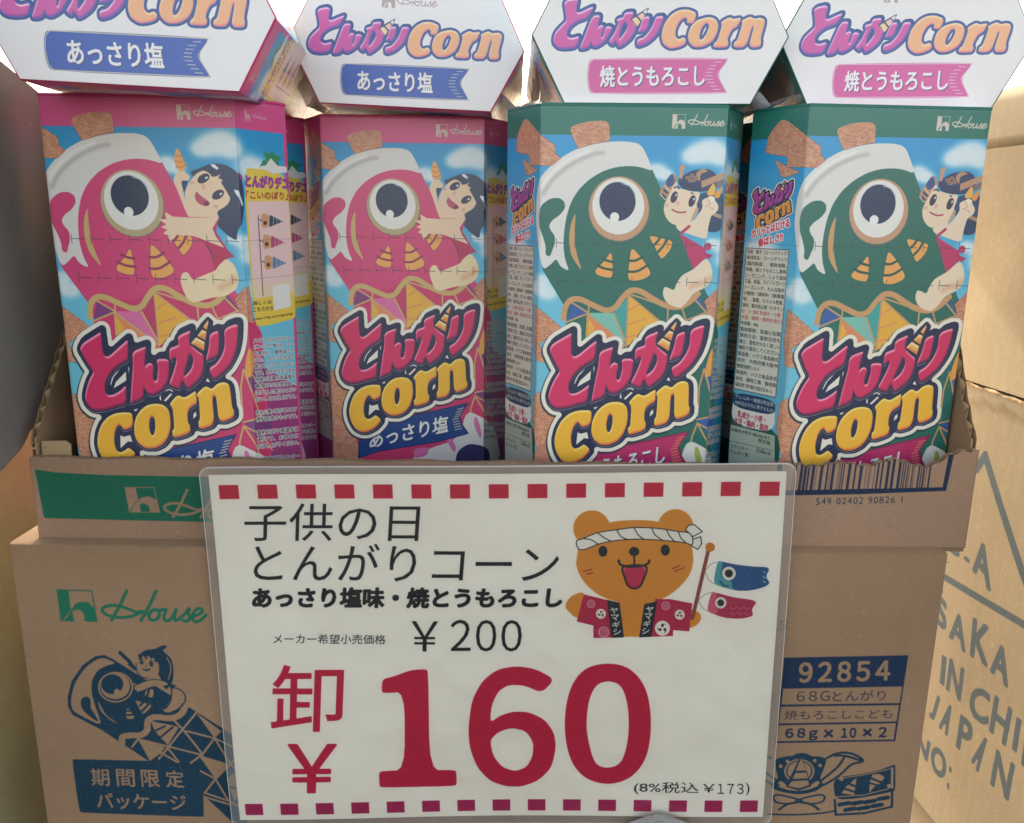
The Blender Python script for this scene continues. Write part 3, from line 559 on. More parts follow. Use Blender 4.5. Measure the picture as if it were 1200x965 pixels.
H_LID = [0.394416, 0.00309123, -245.658, -0.00775281, 0.368986, 19.0, -6.56121e-05, -0.000278724, 1.0]
LW, LH = 128.0, 63.8
def lid_art(kind):
    G = kind == 'green'; c = Canvas(LW, LH, 8.0, 'ece5e2')
    K1, K2 = (640, 0, 8.043), (760, 0, 7.425); c.use(H_LID, (0, 0, 1))
    to = off([(165, 35), (310, 5), (275, 165), (440, 90), (450, 100), (400, 200), (300, 230), (230, 280), (195, 330), (200, 370), (240, 385), (320, 360), (290, 470), (200, 485), (120, 480), (75, 440), (65, 390), (90, 320), (150, 260), (190, 220), (185, 150)], K1)
    nn = off([(440, 175), (520, 170), (487, 290), (520, 262), (545, 270), (548, 300), (518, 380), (540, 375), (568, 270), (632, 285), (600, 360), (550, 430), (480, 470), (442, 465), (428, 420), (402, 480), (310, 495), (370, 350)], K1)
    ga = off([(745, 150), (835, 140), (815, 215), (850, 260), (850, 320), (800, 400), (740, 450), (690, 475), (680, 440), (650, 410), (640, 460), (590, 420), (650, 340), (690, 240), (670, 230), (680, 205), (735, 195)], K1)
    gah = off([(740, 240), (772, 250), (770, 300), (720, 370), (692, 400), (700, 330)], K1)
    r1 = off([(920, 190), (990, 185), (960, 300), (935, 330), (868, 332), (890, 290)], K1)
    r2 = off([(1045, 185), (1120, 185), (1090, 280), (1040, 370), (960, 440), (865, 472), (860, 400), (930, 380), (990, 310), (1020, 250)], K1)
    cc = off([(345, 115), (415, 140), (420, 180), (392, 238), (335, 232), (345, 195), (315, 190), (275, 220), (240, 290), (238, 345), (265, 372), (310, 350), (332, 378), (320, 415), (260, 440), (190, 450), (130, 410), (115, 340), (140, 240), (200, 160), (270, 120)], K2)
    oo = off([(530, 180), (590, 200), (612, 250), (600, 320), (560, 390), (480, 435), (400, 440), (355, 400), (345, 340), (370, 260), (430, 205)], K2)
    oh = off([(520, 235), (532, 260), (510, 320), (475, 370), (450, 375), (445, 345), (465, 280), (495, 240)], K2)
    rr = off([(632, 225), (710, 183), (735, 202), (812, 188), (775, 265), (730, 290), (705, 330), (685, 380), (697, 400), (685, 442), (560, 442), (575, 400), (600, 385), (640, 260)], K2)
    n2 = off([(810, 215), (885, 180), (920, 202), (970, 190), (1005, 205), (1010, 240), (970, 370), (977, 395), (965, 442), (865, 442), (915, 268), (900, 265), (845, 442), (735, 442), (745, 395), (770, 385), (815, 250)], K2)
    full = (0, 0, c.H, c.W); k = c.ppm
    kan = np.maximum.reduce([c.mask_poly(g, 'k', True)[1] for g in ([to], [nn], [ga, gah], [r1], [r2])]); cor = np.maximum.reduce([c.mask_poly(g, 'k', True)[1] for g in ([cc], [oo, oh], [rr], [n2])])
    body = np.maximum(kan, cor); navy = '35589a'
    core = grow(np.maximum(body, shift(kan, .5*k, -.4*k)), 1.25*k); c.paint((full, core), '22407c'); c.paint((full, grow(body, .95*k)), navy)
    tone(c, (full, kan), 'd257a2', 'fbc6e2', '8a4aa8', dx=.1, dy=.7, soft=.25); tone(c, (full, cor), 'f2b285', 'ffd9a8', 'ee7f8a', dx=.1, dy=.7, soft=.25)
    c.poly(off([(972, 105), (975, 120), (872, 292), (800, 208), (850, 175)], K1), '33477c')
    for P, b in zip(([(966, 118), (945, 168), (922, 142)], [(915, 152), (938, 178), (908, 226), (868, 182)], [(855, 190), (895, 238), (865, 280), (816, 212)]), ('f6ead8', 'f3c2a8', 'f4d29a')): c.poly(off(P, K1), b)
    a, b = ('c8518c', 'd65c9c') if G else ('38539a', '3a5cae')
    out = [(694.7, 70.8), (853.5, 71.2), (852, 74.5), (843, 86), (842, 92), (844.5, 98), (850.5, 109), (851, 111.8), (694.7, 112), (690, 107), (688.2, 92), (690, 76)]
    c.use(H_LID, (0, 0, 1)); c.poly(out, a, 'k')
    def inset(P, d): P = np.array(P); m = P.mean(0); return P-np.sign(P-m)*d
    c.stroke(inset(out, 1.1), .5, 'e6b8d0' if G else 'c9bcae', closed=True)
    c.poly(inset(out, 1.9), b)
    for i in range(9):
        t = i/8; xr = 845-9*math.sin(math.pi*t) if i else 847; c.stroke([(xr-9.5, 76+31*t), (xr-2, 76+31*t)], .38, 'e6b8d0' if G else 'c9bcae')
    if G: t, TL, TR, BL = '焼とうもろこし', (704, 79.8), (826, 79.6), (704, 103.4)
    else: t, TL, TR, BL = 'あっさり塩', (711, 79.5), (806, 79.5), (711, 103.6)
    c.text(t, (TL[0]+.9, TL[1]+1), (TR[0]+.9, TR[1]+1), (BL[0]+.9, BL[1]+1), '4c3a6a', .3); c.text(t, TL, TR, BL, 'eee9e6', .3)
    c.use(); mark(c, 50.5, 5.6, 7.0, 8.2, 'b8a0a0', None); wordmark(c, 58.6, 5.8, 21.5, 'b8a0a0', .024)
    return c

H_SIGN = [0.376929, -0.0417562, -68.8884, 0.00257364, 0.397861, -221.999, 1.56882e-07, -0.000246864, 1.0]
def sign_art():
    c = Canvas(297, 210, 6.0, 'efe8dc'); c.use()
    for i in range(15):
        u = 4.6+i*19.93; c.poly([(u, 5.8), (u+10.2, 5.8), (u+10.2, 13.6), (u, 13.6)], 'c2203f'); u = 3.6+i*20.0; c.poly([(u, 199), (u+10, 199), (u+10, 206.6), (u, 206.6)], 'a81f58')
    c.use(H_SIGN, (0, 0, 1)); ink = '0c1218'; red = 'c01640'
    T = lambda t, x0, y0, x1, y1, col=ink, b=0., dy=0: c.text(t, (x0, y0), (x1, y0+dy), (x0, y1), col, b)
    T('子供の日', 287.3, 591, 494.5, 635.8, dy=-.6); T('とんがりコーン', 299, 638.5, 658.5, 682.8, dy=-.6)
    T('あっさり塩味・焼とうもろこし', 299, 691.5, 661, 714, b=.62, dy=-2.5); T('メーカー希望小売価格', 323.8, 744.8, 455, 755.8)
    T('￥', 484.8, 728.8, 516, 764); c.text('２００', (530.5, 726.8), (613.6, 726.8), (530.5, 763.8), ink, .08, spacing=.35)
    T('卸', 323.5, 781, 406.5, 856.5, red, .4); T('￥', 344, 872, 398.5, 927, red, .7)
    c.text('(8%税込￥', (742.8, 916.5), (836, 916.5), (742.8, 931), ink, .05); c.text('１７３', (839, 917.8), (869, 917.8), (839, 929.6), ink, .05, spacing=.6); c.text(')', (871.5, 916.5), (875.8, 916.5), (871.5, 931), ink, .05)
    Z4 = (230, 680, 3.3333); Z6 = (580, 680, 3.3333)
    c.poly(off([(738, 388), (780, 378), (850, 352), (905, 349), (916, 358), (922, 744), (1018, 745), (1025, 752), (1027, 800), (1018, 808), (738, 809), (730, 802), (728, 752), (736, 745), (827, 742), (825, 438), (745, 442), (736, 435)], Z4), red, 'k')
    c.poly(off([(238, 388), (165, 348), (90, 336), (15, 350), (-42, 395), (-82, 470), (-96, 580), (-90, 660), (-60, 738), (-10, 790), (50, 811), (110, 812), (175, 788), (225, 738), (243, 660), (236, 600), (200, 548), (140, 518), (80, 515), (30, 530), (-12, 560),
                (-6, 490), (20, 435), (60, 410), (120, 412), (188, 442)], Z6), red, 'k', [off([(80, 581), (128, 594), (156, 638), (153, 692), (130, 735), (85, 752), (35, 735), (0, 690), (-12, 630), (15, 600), (50, 585)], Z6)])
    c.poly(off([(445, 327), (530, 350), (590, 430), (609, 560), (590, 690), (530, 770), (440, 798), (350, 770), (295, 690), (277, 560), (298, 430), (355, 350)], Z6), red, 'c', [off([(445, 397), (490, 413), (515, 470), (524, 560), (515, 650), (490, 715), (440, 735), (395, 715), (370, 640), (361, 560), (372, 470), (400, 413)], Z6)])
    # bear in a festival coat
    c.use(H_SIGN, (660, 590, 4.8)); br = 'd58c30'; cr = 'e6e0d4'; k = '23242c'; hp = 'b32348'
    c.ell((168, 140), (104, 102), br); c.ell((640, 135), (101, 101), br)
    c.poly([(300, 500), (500, 500), (470, 600), (430, 752), (345, 752), (315, 600)], br); c.poly([(125, 512), (60, 518), (20, 568), (38, 610), (95, 640)], br, 'c'); c.poly([(690, 600), (762, 615), (775, 655), (740, 694), (690, 695)], br, 'c')
    c.poly([(84, 300), (120, 175), (250, 112), (400, 95), (560, 108), (690, 165), (733, 270), (728, 370), (680, 450), (590, 523), (480, 562), (330, 558), (215, 520), (130, 450), (86, 370)], br, 'c')
    c.poly([(122, 512), (255, 545), (300, 755), (175, 758), (175, 688), (82, 665)], hp); c.poly([(520, 540), (600, 540), (728, 565), (710, 722), (620, 715), (618, 748), (495, 752)], hp)
    c.poly([(252, 543), (322, 560), (345, 755), (275, 757)], '1c2630'); c.poly([(460, 568), (532, 552), (498, 752), (430, 755)], '1c2630')
    for ch, y in (('ヤ', 588), ('マ', 628), ('ギ', 668), ('シ', 708)):
        q = (y-588)*.13; c.text(ch, (268+q, y), (312+q, y-2), (270+q, y+32), cr, .18); q = -(y-588)*.2; c.text(ch, (470+q, y-6), (512+q, y-8), (468+q, y+28), cr, .18)
    for x, y, r in ((162, 566, 24), (232, 725, 32), (580, 578, 25)):
        c.ell((x, y), (r, r), 'cf7f92'); c.ell((x, y), (r*.62, r*.62), hp); c.ell((x, y), (r*.45, r*.45), 'cf7f92'); c.ell((x, y), (r*.15, r*.15), k)
    for x, y, r in ((217, 622, 28), (657, 628, 28), (560, 704, 42)):
        c.ell((x, y), (r, r), cr)
        for a in (.5, 2.6, 4.7):      # three swirling commas: round head, thin tail running along the rim
            c.ell((x+r*.36*math.cos(a), y+r*.36*math.sin(a)), (r*.2, r*.2), '5a2030')
            c.poly([(x+r*q*math.cos(a+t), y+r*q*math.sin(a+t)) for q, t in ((.50, -.25), (.62, .1), (.72, .6), (.76, 1.25), (.68, .7), (.52, .35), (.34, .4))], '5a2030', 'k')
    hb = [(82, 212), (120, 197), (200, 165), (320, 147), (400, 137), (480, 138), (560, 145), (650, 160), (710, 168), (733, 195), (730, 235), (680, 222), (560, 210), (470, 204), (400, 203), (300, 210), (210, 228), (130, 258), (92, 254)]
    for P in ([(695, 150), (712, 125), (745, 122), (790, 162), (735, 190)], [(735, 205), (780, 190), (785, 230), (762, 262), (725, 240)]): c.poly(P, cr, 'k'); c.stroke(P, .55, k, closed=True)
    c.poly(hb, cr, 'c'); c.stroke(hb, .55, k, 'c', True)
    for P in ([(122, 198), (165, 205), (200, 228)], [(200, 166), (240, 195), (275, 213)], [(308, 149), (330, 185), (372, 205)], [(405, 138), (430, 180), (462, 204)], [(505, 140), (525, 180), (565, 210)], [(588, 150), (605, 185), (632, 216)], [(655, 162), (668, 195), (695, 222)]): c.stroke(P, .55, k, 'c')
    c.ell((230, 270), (25, 31), k); c.ell((580, 265), (26, 31), k); c.ell((405, 272), (29, 26), k); c.stroke([(405, 290), (406, 352)], 1.0, k)
    P = [(346, 358), (468, 355), (460, 420), (435, 468), (405, 480), (372, 466), (352, 420)]; c.poly(P, 'c02850', 'k'); c.stroke(P, 1.1, k, 'c', True)
    c.stroke([(318, 322), (328, 345), (365, 356), (405, 357), (450, 352), (482, 340), (490, 322)], 1.3, k, 'c')
    for P in ([(120, 382), (165, 372)], [(140, 398), (172, 391)], [(618, 370), (660, 353)], [(632, 384), (684, 365)]): c.stroke(P, .7, 'a82838')
    c.stroke([(822, 265), (728, 648)], 2.0, '8a4438'); c.ell((832, 249), (27, 26), 'c8782c')
    for P in ([(805, 380), (835, 345), (868, 332)], [(803, 388), (820, 430), (852, 455)], [(765, 545), (800, 515), (840, 502)], [(765, 552), (785, 590), (812, 608)]): c.stroke(P, .35, '8a8078', 'c')
    c.poly([(875, 325), (960, 345), (1060, 358), (1168, 362), (1140, 415), (1165, 452), (1130, 475), (1050, 494), (980, 495), (900, 475), (850, 456), (858, 390)], '2a5586', 'k')
    c.poly([(875, 325), (905, 333), (888, 400), (905, 428), (955, 440), (948, 470), (970, 494), (900, 475), (850, 456), (858, 390)], '4f9a9c', 'k'); c.stroke([(885, 440), (905, 465), (930, 468)], .9, '234a78', 'c')
    for y in (395, 425, 450): c.stroke([(1125, y-12), (1140, y)], .35, 'c8d0d4'); c.stroke([(1000, y+10), (1020, y+22), (1045, y+8)], .4, '35639a', 'c')
    c.ell((935, 397), (38, 38), 'e2ddd2'); c.ell((935, 397), (25, 25), 'b9a274'); c.ell((935, 397), (21, 21), '20242c')
    c.poly([(840, 498), (950, 530), (1095, 550), (1058, 600), (1070, 636), (1000, 653), (900, 646), (810, 610), (822, 550)], 'b02c52', 'k'); c.poly([(840, 498), (868, 507), (850, 560), (880, 610), (850, 628), (810, 610), (822, 550)], 'cc5a74', 'k')
    for x in (940, 980, 1020): c.stroke([(x, 585), (x+14, 600), (x+32, 588)], .4, 'cf6a84', 'c'); c.stroke([(x, 615), (x+14, 630), (x+30, 618)], .4, 'cf6a84', 'c')
    c.ell((887, 562), (32, 32), 'e2ddd2'); c.ell((887, 562), (20, 20), '5a7a70'); c.ell((887, 562), (17, 17), '20242c')
    return c

H_TRAY = [0.397331, -0.0508991, 13.8473, 0.00470137, -0.424138, 269.083, 2.41314e-06, -0.000217703, 1.0]   # up positive
H_LOW = [0.38887, -0.0509929, 18.9691, 0.00460531, -0.415472, 265.087, 2.41314e-06, -0.000217703, 1.0]
H_WALL = [-1.25038, -0.16338, 1444.64, -0.295614, 0.733519, -29.7801, -0.00194942, 1.75432e-05, 1.0]
def flipT(H, h):
    """trace matrix with v measured upward -> v measured down from height h"""
    M = np.array(H, float).reshape(3, 3); return np.array([[1, 0, 0], [0, -1, h], [0, 0, 1.]])@M
def tray_art():
    c = Canvas(500, 60, 5.0, None, ink='1f6f55'); c.use(flipT(H_TRAY, 60), (0, 500, 4.0)); g = '13614a'; blue = '132a44'
    c.poly([(163, 201), (260, 215), (500, 228), (940, 235), (2900, 236), (2900, 440), (1010, 448), (600, 440), (400, 434), (215, 430), (205, 425)], g)
    for P in ([(585, 285), (635, 286), (647, 340), (612, 390), (605, 400)], ): c.rub(P)
    c.rub([(648, 345), (668, 332), (700, 328), (735, 345), (750, 400), (703, 402), (698, 372), (672, 360), (655, 366), (660, 402), (612, 402), (625, 375)])
    for P in ([(585, 286), (722, 286)], [(722, 286), (749, 402)], [(749, 402), (608, 402)]): c.stroke(P, .35, g, rub=True)
    wordmark(c, 765, 290, 460, g, .026, .02, rub=True)
    # bar code, tilted bars between a heavy frame
    c.use(flipT(H_TRAY, 60), (900, 500, 4.0))
    c.poly([(45, 150), (300, 142), (560, 128), (880, 95), (835, 302), (420, 316), (40, 320)], blue); c.rub([(72, 120), (852, 108), (818, 285), (60, 300)])
    c.a[:, :, 3] *= 1
    x = 135.; R = random.Random(3)
    while x < 780:
        w = R.choice((3, 3, 6, 9, 14)); c.poly([(x, 100), (x+w, 100), (x+w-28, 300), (x-28, 300)], blue, op=.95); x += w+R.choice((4, 6, 10, 16))
    c.poly([(45, 302), (835, 284), (835, 302), (420, 318), (40, 324)], blue)
    c.text('549 02402 90826 1', (226, 336), (632, 326), (224, 368), '22344c', .12, spacing=1.15)
    return c
def low_art():
    c = Canvas(496, 260, 4.2, None, org=(-11, 0), ink='114a66'); c.use(flipT(H_LOW, 0), (0, 500, 4.0)); g = '156a50'; t = '073448'; B = '0c2a46'
    f = lambda P: P
    c.poly([(265, 765), (322, 766), (330, 845), (335, 858), (290, 915), (285, 915)], g)
    c.poly([(335, 858), (352, 832), (380, 820), (415, 824), (440, 850), (455, 915), (398, 915), (394, 880), (378, 862), (358, 858), (340, 866), (342, 880), (350, 915), (296, 912), (318, 888)], g)
    for P in ([(265, 766), (430, 770)], [(430, 770), (455, 915)]): c.stroke(P, .8, g)
    wordmark(c, 474, 764, 490, g, .033, .01)
    # carp streamer, one-colour print
    D = (70, 740, 4.291); c.use(flipT(H_LOW, 0), D)
    c.poly([(40, 330), (60, 250), (115, 170), (180, 125), (225, 118), (270, 140), (630, 365), (890, 530), (935, 560), (945, 960), (900, 985), (700, 800), (455, 655), (210, 495), (65, 420), (42, 380)], t)
    c.rub([(57, 335), (75, 262), (125, 185), (185, 140), (225, 132), (285, 160), (235, 172), (190, 195), (160, 250), (160, 310), (180, 380), (210, 460), (190, 465), (150, 445), (80, 410), (60, 385)], 'k')
    c.poly([(110, 335), (140, 325), (158, 345), (155, 385), (180, 420), (200, 458), (160, 435), (120, 400), (105, 370)], t, 'k')
    c.ell((282, 280), (88, 77), t, rub=True); c.ell((282, 280), (80, 70), t); c.ell((280, 275), (74, 65), t, rub=True); c.ell((265, 265), (56, 50), t); c.ell((288, 303), (14, 14), t, rub=True)
    c.rub([(190, 340), (230, 420), (300, 468), (255, 445), (205, 400)], 'k')
    for tri, cuts in (([(338, 375), (332, 440), (384, 438)], ([(330, 400), (360, 398)], [(330, 420), (372, 418)])), ([(380, 345), (400, 352), (468, 370), (440, 400), (418, 418)], ([(405, 372), (425, 352)], [(415, 400), (450, 362)])), ([(440, 290), (475, 290), (470, 335), (425, 320)], ([(450, 288), (440, 330)],))):
        c.rub(tri, 'k')
        for k in cuts: c.stroke(k, 1.3, t)
    c.stroke([(315, 560), (318, 530), (360, 522), (410, 520), (440, 495), (445, 450), (480, 430), (560, 435), (610, 415), (635, 370)], 3.6, t, 'c', rub=True)
    for P in ([(395, 540), (455, 650), (510, 610), (530, 580)], [(460, 450), (560, 470), (600, 480), (545, 570), (480, 500)], [(690, 410), (815, 500), (780, 535)], [(700, 620), (855, 665), (785, 740)], [(840, 740), (880, 710), (915, 720), (935, 800), (880, 850)]): c.rub(P)
    for P in ([(395, 540), (365, 580)], [(395, 540), (560, 580), (720, 620)], [(395, 540), (590, 655)], [(545, 585), (600, 655)], [(500, 640), (620, 490), (690, 405)], [(620, 490), (720, 615), (660, 660)], [(640, 500), (780, 535)], [(780, 535), (720, 615)], [(780, 535), (900, 590)],
              [(780, 535), (860, 665)], [(860, 665), (905, 615)], [(860, 665), (785, 740)], [(785, 740), (710, 700)], [(785, 740), (730, 810)], [(785, 740), (850, 850)], [(730, 810), (850, 850)], [(560, 430), (620, 490)], [(860, 665), (920, 720)], [(730, 830), (860, 870)], [(850, 850), (930, 890)]): c.stroke(P, 1.1, t, rub=True)
    for P in ([(480, 500), (530, 475)], [(510, 530), (570, 480)]): c.stroke(P, 1.2, t)
    for P in ([(860, 780), (900, 790), (920, 860)], [(855, 880), (930, 950)]): c.stroke(P, 1.6, t)
    c.poly([(395, 120), (430, 92), (480, 88), (520, 68), (548, 75), (515, 95), (560, 130), (575, 180), (570, 260), (530, 300), (500, 210), (400, 170)], t, 'k')
    c.rub([(385, 160), (420, 120), (470, 130), (500, 160), (500, 215), (460, 235), (410, 225), (388, 195)], 'k')
    for P in ([(400, 118), (412, 138)], [(425, 112), (436, 135)], [(452, 112), (462, 132)], [(480, 120), (484, 150)]): c.stroke(P, 1.3, t)
    c.ell((413, 152), (10, 15), t); c.ell((462, 160), (11, 17), t); c.ell((416, 147), (3, 5), t, rub=True); c.ell((466, 154), (3, 5), t, rub=True)
    c.poly([(412, 182), (435, 190), (462, 184), (452, 198), (430, 200)], t, 'k'); c.ell((436, 176), (4, 3), t)
    c.stroke([(385, 162), (388, 196), (410, 226), (445, 236)], .7, t, 'c'); c.stroke([(548, 240), (560, 180), (540, 130)], .5, t, 'c', rub=True)
    for P in ([(372, 262), (396, 276)], [(378, 282), (400, 288)], [(392, 300), (412, 292)]): c.stroke(P, .8, t, rub=True)
    c.stroke([(405, 262), (470, 240), (545, 252)], .6, t, 'c'); c.poly([(548, 262), (590, 270), (560, 290)], t); c.stroke([(305, 108), (350, 150), (375, 185)], 2.2, t); c.stroke([(350, 165), (380, 190)], 1.6, t)
    for P in ([(370, 290), (400, 262), (470, 240), (540, 255), (545, 270), (460, 275), (410, 300)], [(500, 375), (530, 390), (560, 340), (570, 285), (620, 300), (632, 340), (600, 385), (540, 412)]): c.rub(P, 'k')
    c.stroke([(500, 375), (530, 388), (560, 345), (568, 285), (615, 298), (634, 340), (600, 388), (540, 414), (508, 400)], .8, t, 'c')
    # limited-edition panel
    c.poly([(62, 645), (75, 642), (715, 655), (728, 925), (720, 932), (115, 912), (98, 905)], t, 'k')
    for ch, x in (('期', 155), ('間', 283), ('限', 408), ('定', 532)): c.text(ch, (x, 690+(x-155)*.02), (x+90, 692+(x-155)*.02), (x+8, 775+(x-155)*.02), t, .25, rub=True)
    c.text('パッケージ', (180, 812), (632, 822), (192, 890), t, .25, rub=True)
    # product code table
    D = (900, 725, 4.0); c.use(flipT(H_LOW, 0), D)
    c.poly([(75, 182), (658, 172), (596, 575), (32, 582)], B)
    for P in ([(70, 328), (628, 319), (616, 396), (62, 402)], [(60, 412), (613, 406), (602, 482), (50, 490)], [(49, 499), (599, 491), (588, 567), (40, 573)]): c.rub(P)
    c.text('９２８５４', (148, 207), (572, 198), (146, 298), B, .5, rub=True, spacing=.62); c.text('６８Ｇ', (134, 341), (290, 338), (133, 388), B, .12, spacing=.62); c.text('とんがり', (302, 339), (552, 334), (301, 388), B, .12)
    c.text('焼もろこしこども', (78, 430), (584, 424), (76, 474), B, .1); c.text('６８ｇ', (82, 515), (232, 513), (80, 570), B, .4, spacing=.66); c.text('×', (262, 520), (304, 520), (262, 556), B, .35); c.text('１０', (345, 513), (412, 512), (343, 558), B, .4, spacing=.6); c.text('×', (444, 516), (486, 516), (444, 552), B, .35); c.text('２', (520, 510), (556, 509), (518, 555), B, .4)
    c.text('5', (48, 10), (92, 9), (44, 52), '6a5c50', .1)
    # paper helmet and folded box
    D = (900, 860, 6.6667); c.use(flipT(H_LOW, 0), D)
    c.poly([(50, 195), (130, 175), (200, 168), (215, 152), (260, 146), (310, 155), (330, 172), (400, 175), (460, 190), (440, 260), (400, 350), (440, 400), (370, 450), (240, 475), (110, 455), (20, 420), (20, 385), (80, 350), (60, 280)], t, 'k')
    c.rub([(60, 400), (95, 360), (140, 395), (150, 415), (260, 435), (320, 405), (390, 360), (410, 395), (330, 430), (240, 445), (140, 435)], 'k')
    c.ell((243, 290), (118, 95), t, rub=True); c.ell((243, 290), (104, 84), t); c.ell((243, 290), (92, 75), t, rub=True)
    c.poly([(258, 160), (148, 380), (138, 412), (240, 442), (336, 410), (328, 370)], t); c.rub([(258, 188), (215, 285), (298, 285)]); c.rub([(212, 305), (300, 302), (310, 345), (190, 350)]); c.rub([(185, 368), (312, 362), (318, 398), (240, 424), (155, 405)])
    for x, y in ((97, 250), (150, 213), (405, 245), (363, 208)): c.ell((x, y), (14, 14), t, rub=True)
    for s in (1, -1):
        X = lambda a: 240+s*(a-240)
        for P in ([(460, 188), (520, 158), (600, 146), (680, 165), (740, 212), (650, 240), (560, 320), (440, 395), (400, 395)], [(600, 172), (540, 260), (405, 370)], [(520, 170), (600, 172), (730, 210)]): c.stroke([(X(a), b) for a, b in P], 1.5, t, 'c')
        c.stroke([(X(215), 520), (X(300), 495), (X(400), 475), (X(440), 490), (X(420), 530), (X(330), 545), (X(235), 530)], 1.2, t, 'c'); c.stroke([(X(235), 530), (X(330), 548), (X(395), 590)], 1.5, t, 'c')
    c.stroke([(0, 625), (200, 630), (400, 620), (515, 603)], 1.2, t, 'c')
    c.poly([(505, 340), (700, 318), (850, 290), (985, 240), (995, 250), (995, 440), (970, 455), (700, 505), (520, 515)], t, 'k')
    c.rub([(960, 262), (978, 262), (978, 425), (960, 430)]); c.stroke([(535, 492), (750, 478), (940, 430)], .5, t, rub=True); c.stroke([(540, 350), (750, 320), (950, 275)], .5, t, rub=True)
    c.ell((572, 350), (17, 17), t, rub=True); c.ell((945, 408), (16, 16), t, rub=True)
    c.rub([(690, 345), (672, 480), (575, 462), (600, 420), (640, 385)]); c.stroke([(635, 390), (685, 412)], 1.4, t); c.stroke([(600, 430), (680, 455)], 1.4, t)
    c.rub([(790, 460), (795, 375), (815, 318), (870, 315), (910, 340), (880, 385), (830, 410)]); c.stroke([(800, 345), (880, 378)], 1.4, t); c.stroke([(795, 385), (850, 400)], 1.2, t)
    c.stroke([(520, 515), (528, 632), (750, 620), (968, 570), (968, 455)], 1.5, t)
    for x, y in ((555, 552), (655, 545), (755, 535), (858, 510), (600, 595), (705, 585), (810, 566)): c.stroke([(x+4, y), (x+76, y-12)], 2.8, t)
    return c
WALL_L, WALL_TOP = 620, 233.5
def wall_art():
    c = Canvas(WALL_L, 345, 2.6, None, ink='4c5a60'); c.use(flipT(H_WALL, 30.5), (900, 500, 4.0)); g = '4c5a60'
    w, h = 600, 345
    D2 = (900, 725, 4.0)
    def T(t, a, b, cc, fr, bold=1.3): c.use(flipT(H_WALL, 30.5), fr); c.text(t, a, b, cc, g, .5 if t in 'I:.' else bold)
    Z = (900, 500, 4.0)
    for ch, a, b, d in (('S', (862, 515), (912, 555), (858, 570)), ('.', (932, 600), (958, 620), (932, 620)), ('A', (985, 508), (1062, 600), (975, 670)),):
        T(ch, a, b, d, Z)
    for ch, a, b, d in (('S', (808, 790), (850, 825), (805, 920)), ):
        T(ch, a, b, d, Z)
    for ch, a, b, d in (('A', (875, -45), (945, 20), (865, 85)), ('K', (978, 0), (1050, 45), (963, 170)), ('A', (1068, 100), (1140, 170), (1052, 245)),
                        ('I', (830, 170), (850, 185), (818, 300)), ('N', (868, 190), (930, 240), (850, 330)), ('C', (965, 315), (1045, 350), (955, 460)), ('H', (1072, 365), (1145, 430), (1045, 525)), ('I', (1172, 460), (1194, 478), (1150, 610)),
                        ('N', (1225, 500), (1320, 590), (1200, 680)), ('A', (1350, 620), (1440, 700), (1340, 800)),
                        ('J', (800, 350), (815, 375), (770, 455)), ('A', (850, 395), (885, 430), (815, 510)), ('P', (918, 455), (970, 500), (895, 600)), ('A', (1015, 545), (1040, 590), (965, 670)), ('N', (1078, 620), (1160, 690), (1050, 775)),
                        ('N', (715, 540), (770, 585), (700, 620)), ('O', (780, 590), (845, 640), (775, 710)), (':', (862, 690), (872, 700), (848, 795)), ):
        T(ch, a, b, d, D2)
    c.use(flipT(H_WALL, 30.5), Z)
    c.stroke([(990, 195), (1030, 130), (1200, 690), (1260, 860)], 6.5, g); c.stroke([(835, 700), (1000, 800), (1200, 925), (1300, 990)], 5.5, g)
    for y in (760, 800, 840): pass
    return c

# ------------------------------------------------------------------ materials
def node(nt, t, loc=None, **k):
    n = nt.nodes.new(t)
    for a, b in k.items(): setattr(n, a, b)
    return n
def mat_base(name):
    m = bpy.data.materials.new(name); m.use_nodes = True; nt = m.node_tree; p = nt.nodes['Principled BSDF']; return m, nt, p
def bevel_bump(nt, p, radius=None, bump_out=None, strength=.1, dist=.0003):
    src = None
    if radius:
        b = node(nt, 'ShaderNodeBevel'); b.samples = 4; b.inputs['Radius'].default_value = radius; src = b.outputs[0]
    if bump_out is not None:
        bu = node(nt, 'ShaderNodeBump'); bu.inputs['Strength'].default_value = strength; bu.inputs['Distance'].default_value = dist
        nt.links.new(bump_out, bu.inputs['Height'])
        if src: nt.links.new(src, bu.inputs['Normal'])
        src = bu.outputs[0]
    if src: nt.links.new(src, p.inputs['Normal'])
def noise(nt, scale, detail=3, vec=None, coord='Object', stretch=None):
    tc = node(nt, 'ShaderNodeTexCoord'); n = node(nt, 'ShaderNodeTexNoise'); n.inputs['Scale'].default_value = scale; n.inputs['Detail'].default_value = detail
    o = tc.outputs[coord]
    if stretch:
        mp = node(nt, 'ShaderNodeMapping'); mp.inputs['Scale'].default_value = stretch; nt.links.new(o, mp.inputs[0]); o = mp.outputs[0]
    nt.links.new(o, n.inputs['Vector']); return n.outputs[0]
def mixc(nt, fac, a, b, blend='MIX'):
    m = node(nt, 'ShaderNodeMix', data_type='RGBA', blend_type=blend)
    for s, v in (('Factor', fac), ('A', a), ('B', b)):
        i = [q for q in m.inputs if q.name == s and (q.type == ('VALUE' if s == 'Factor' else 'RGBA'))][0]
        if hasattr(v, 'links'): nt.links.new(v, i)
        elif s == 'Factor': i.default_value = v
        else: i.default_value = (*v, 1)
    return [q for q in m.outputs if q.type == 'RGBA'][0]
def ramp(nt, v, lo, hi, a=0., b=1.):
    r = node(nt, 'ShaderNodeMapRange'); r.inputs['From Min'].default_value = lo; r.inputs['From Max'].default_value = hi
    r.inputs['To Min'].default_value = a; r.inputs['To Max'].default_value = b; nt.links.new(v, r.inputs['Value']); return r.outputs[0]
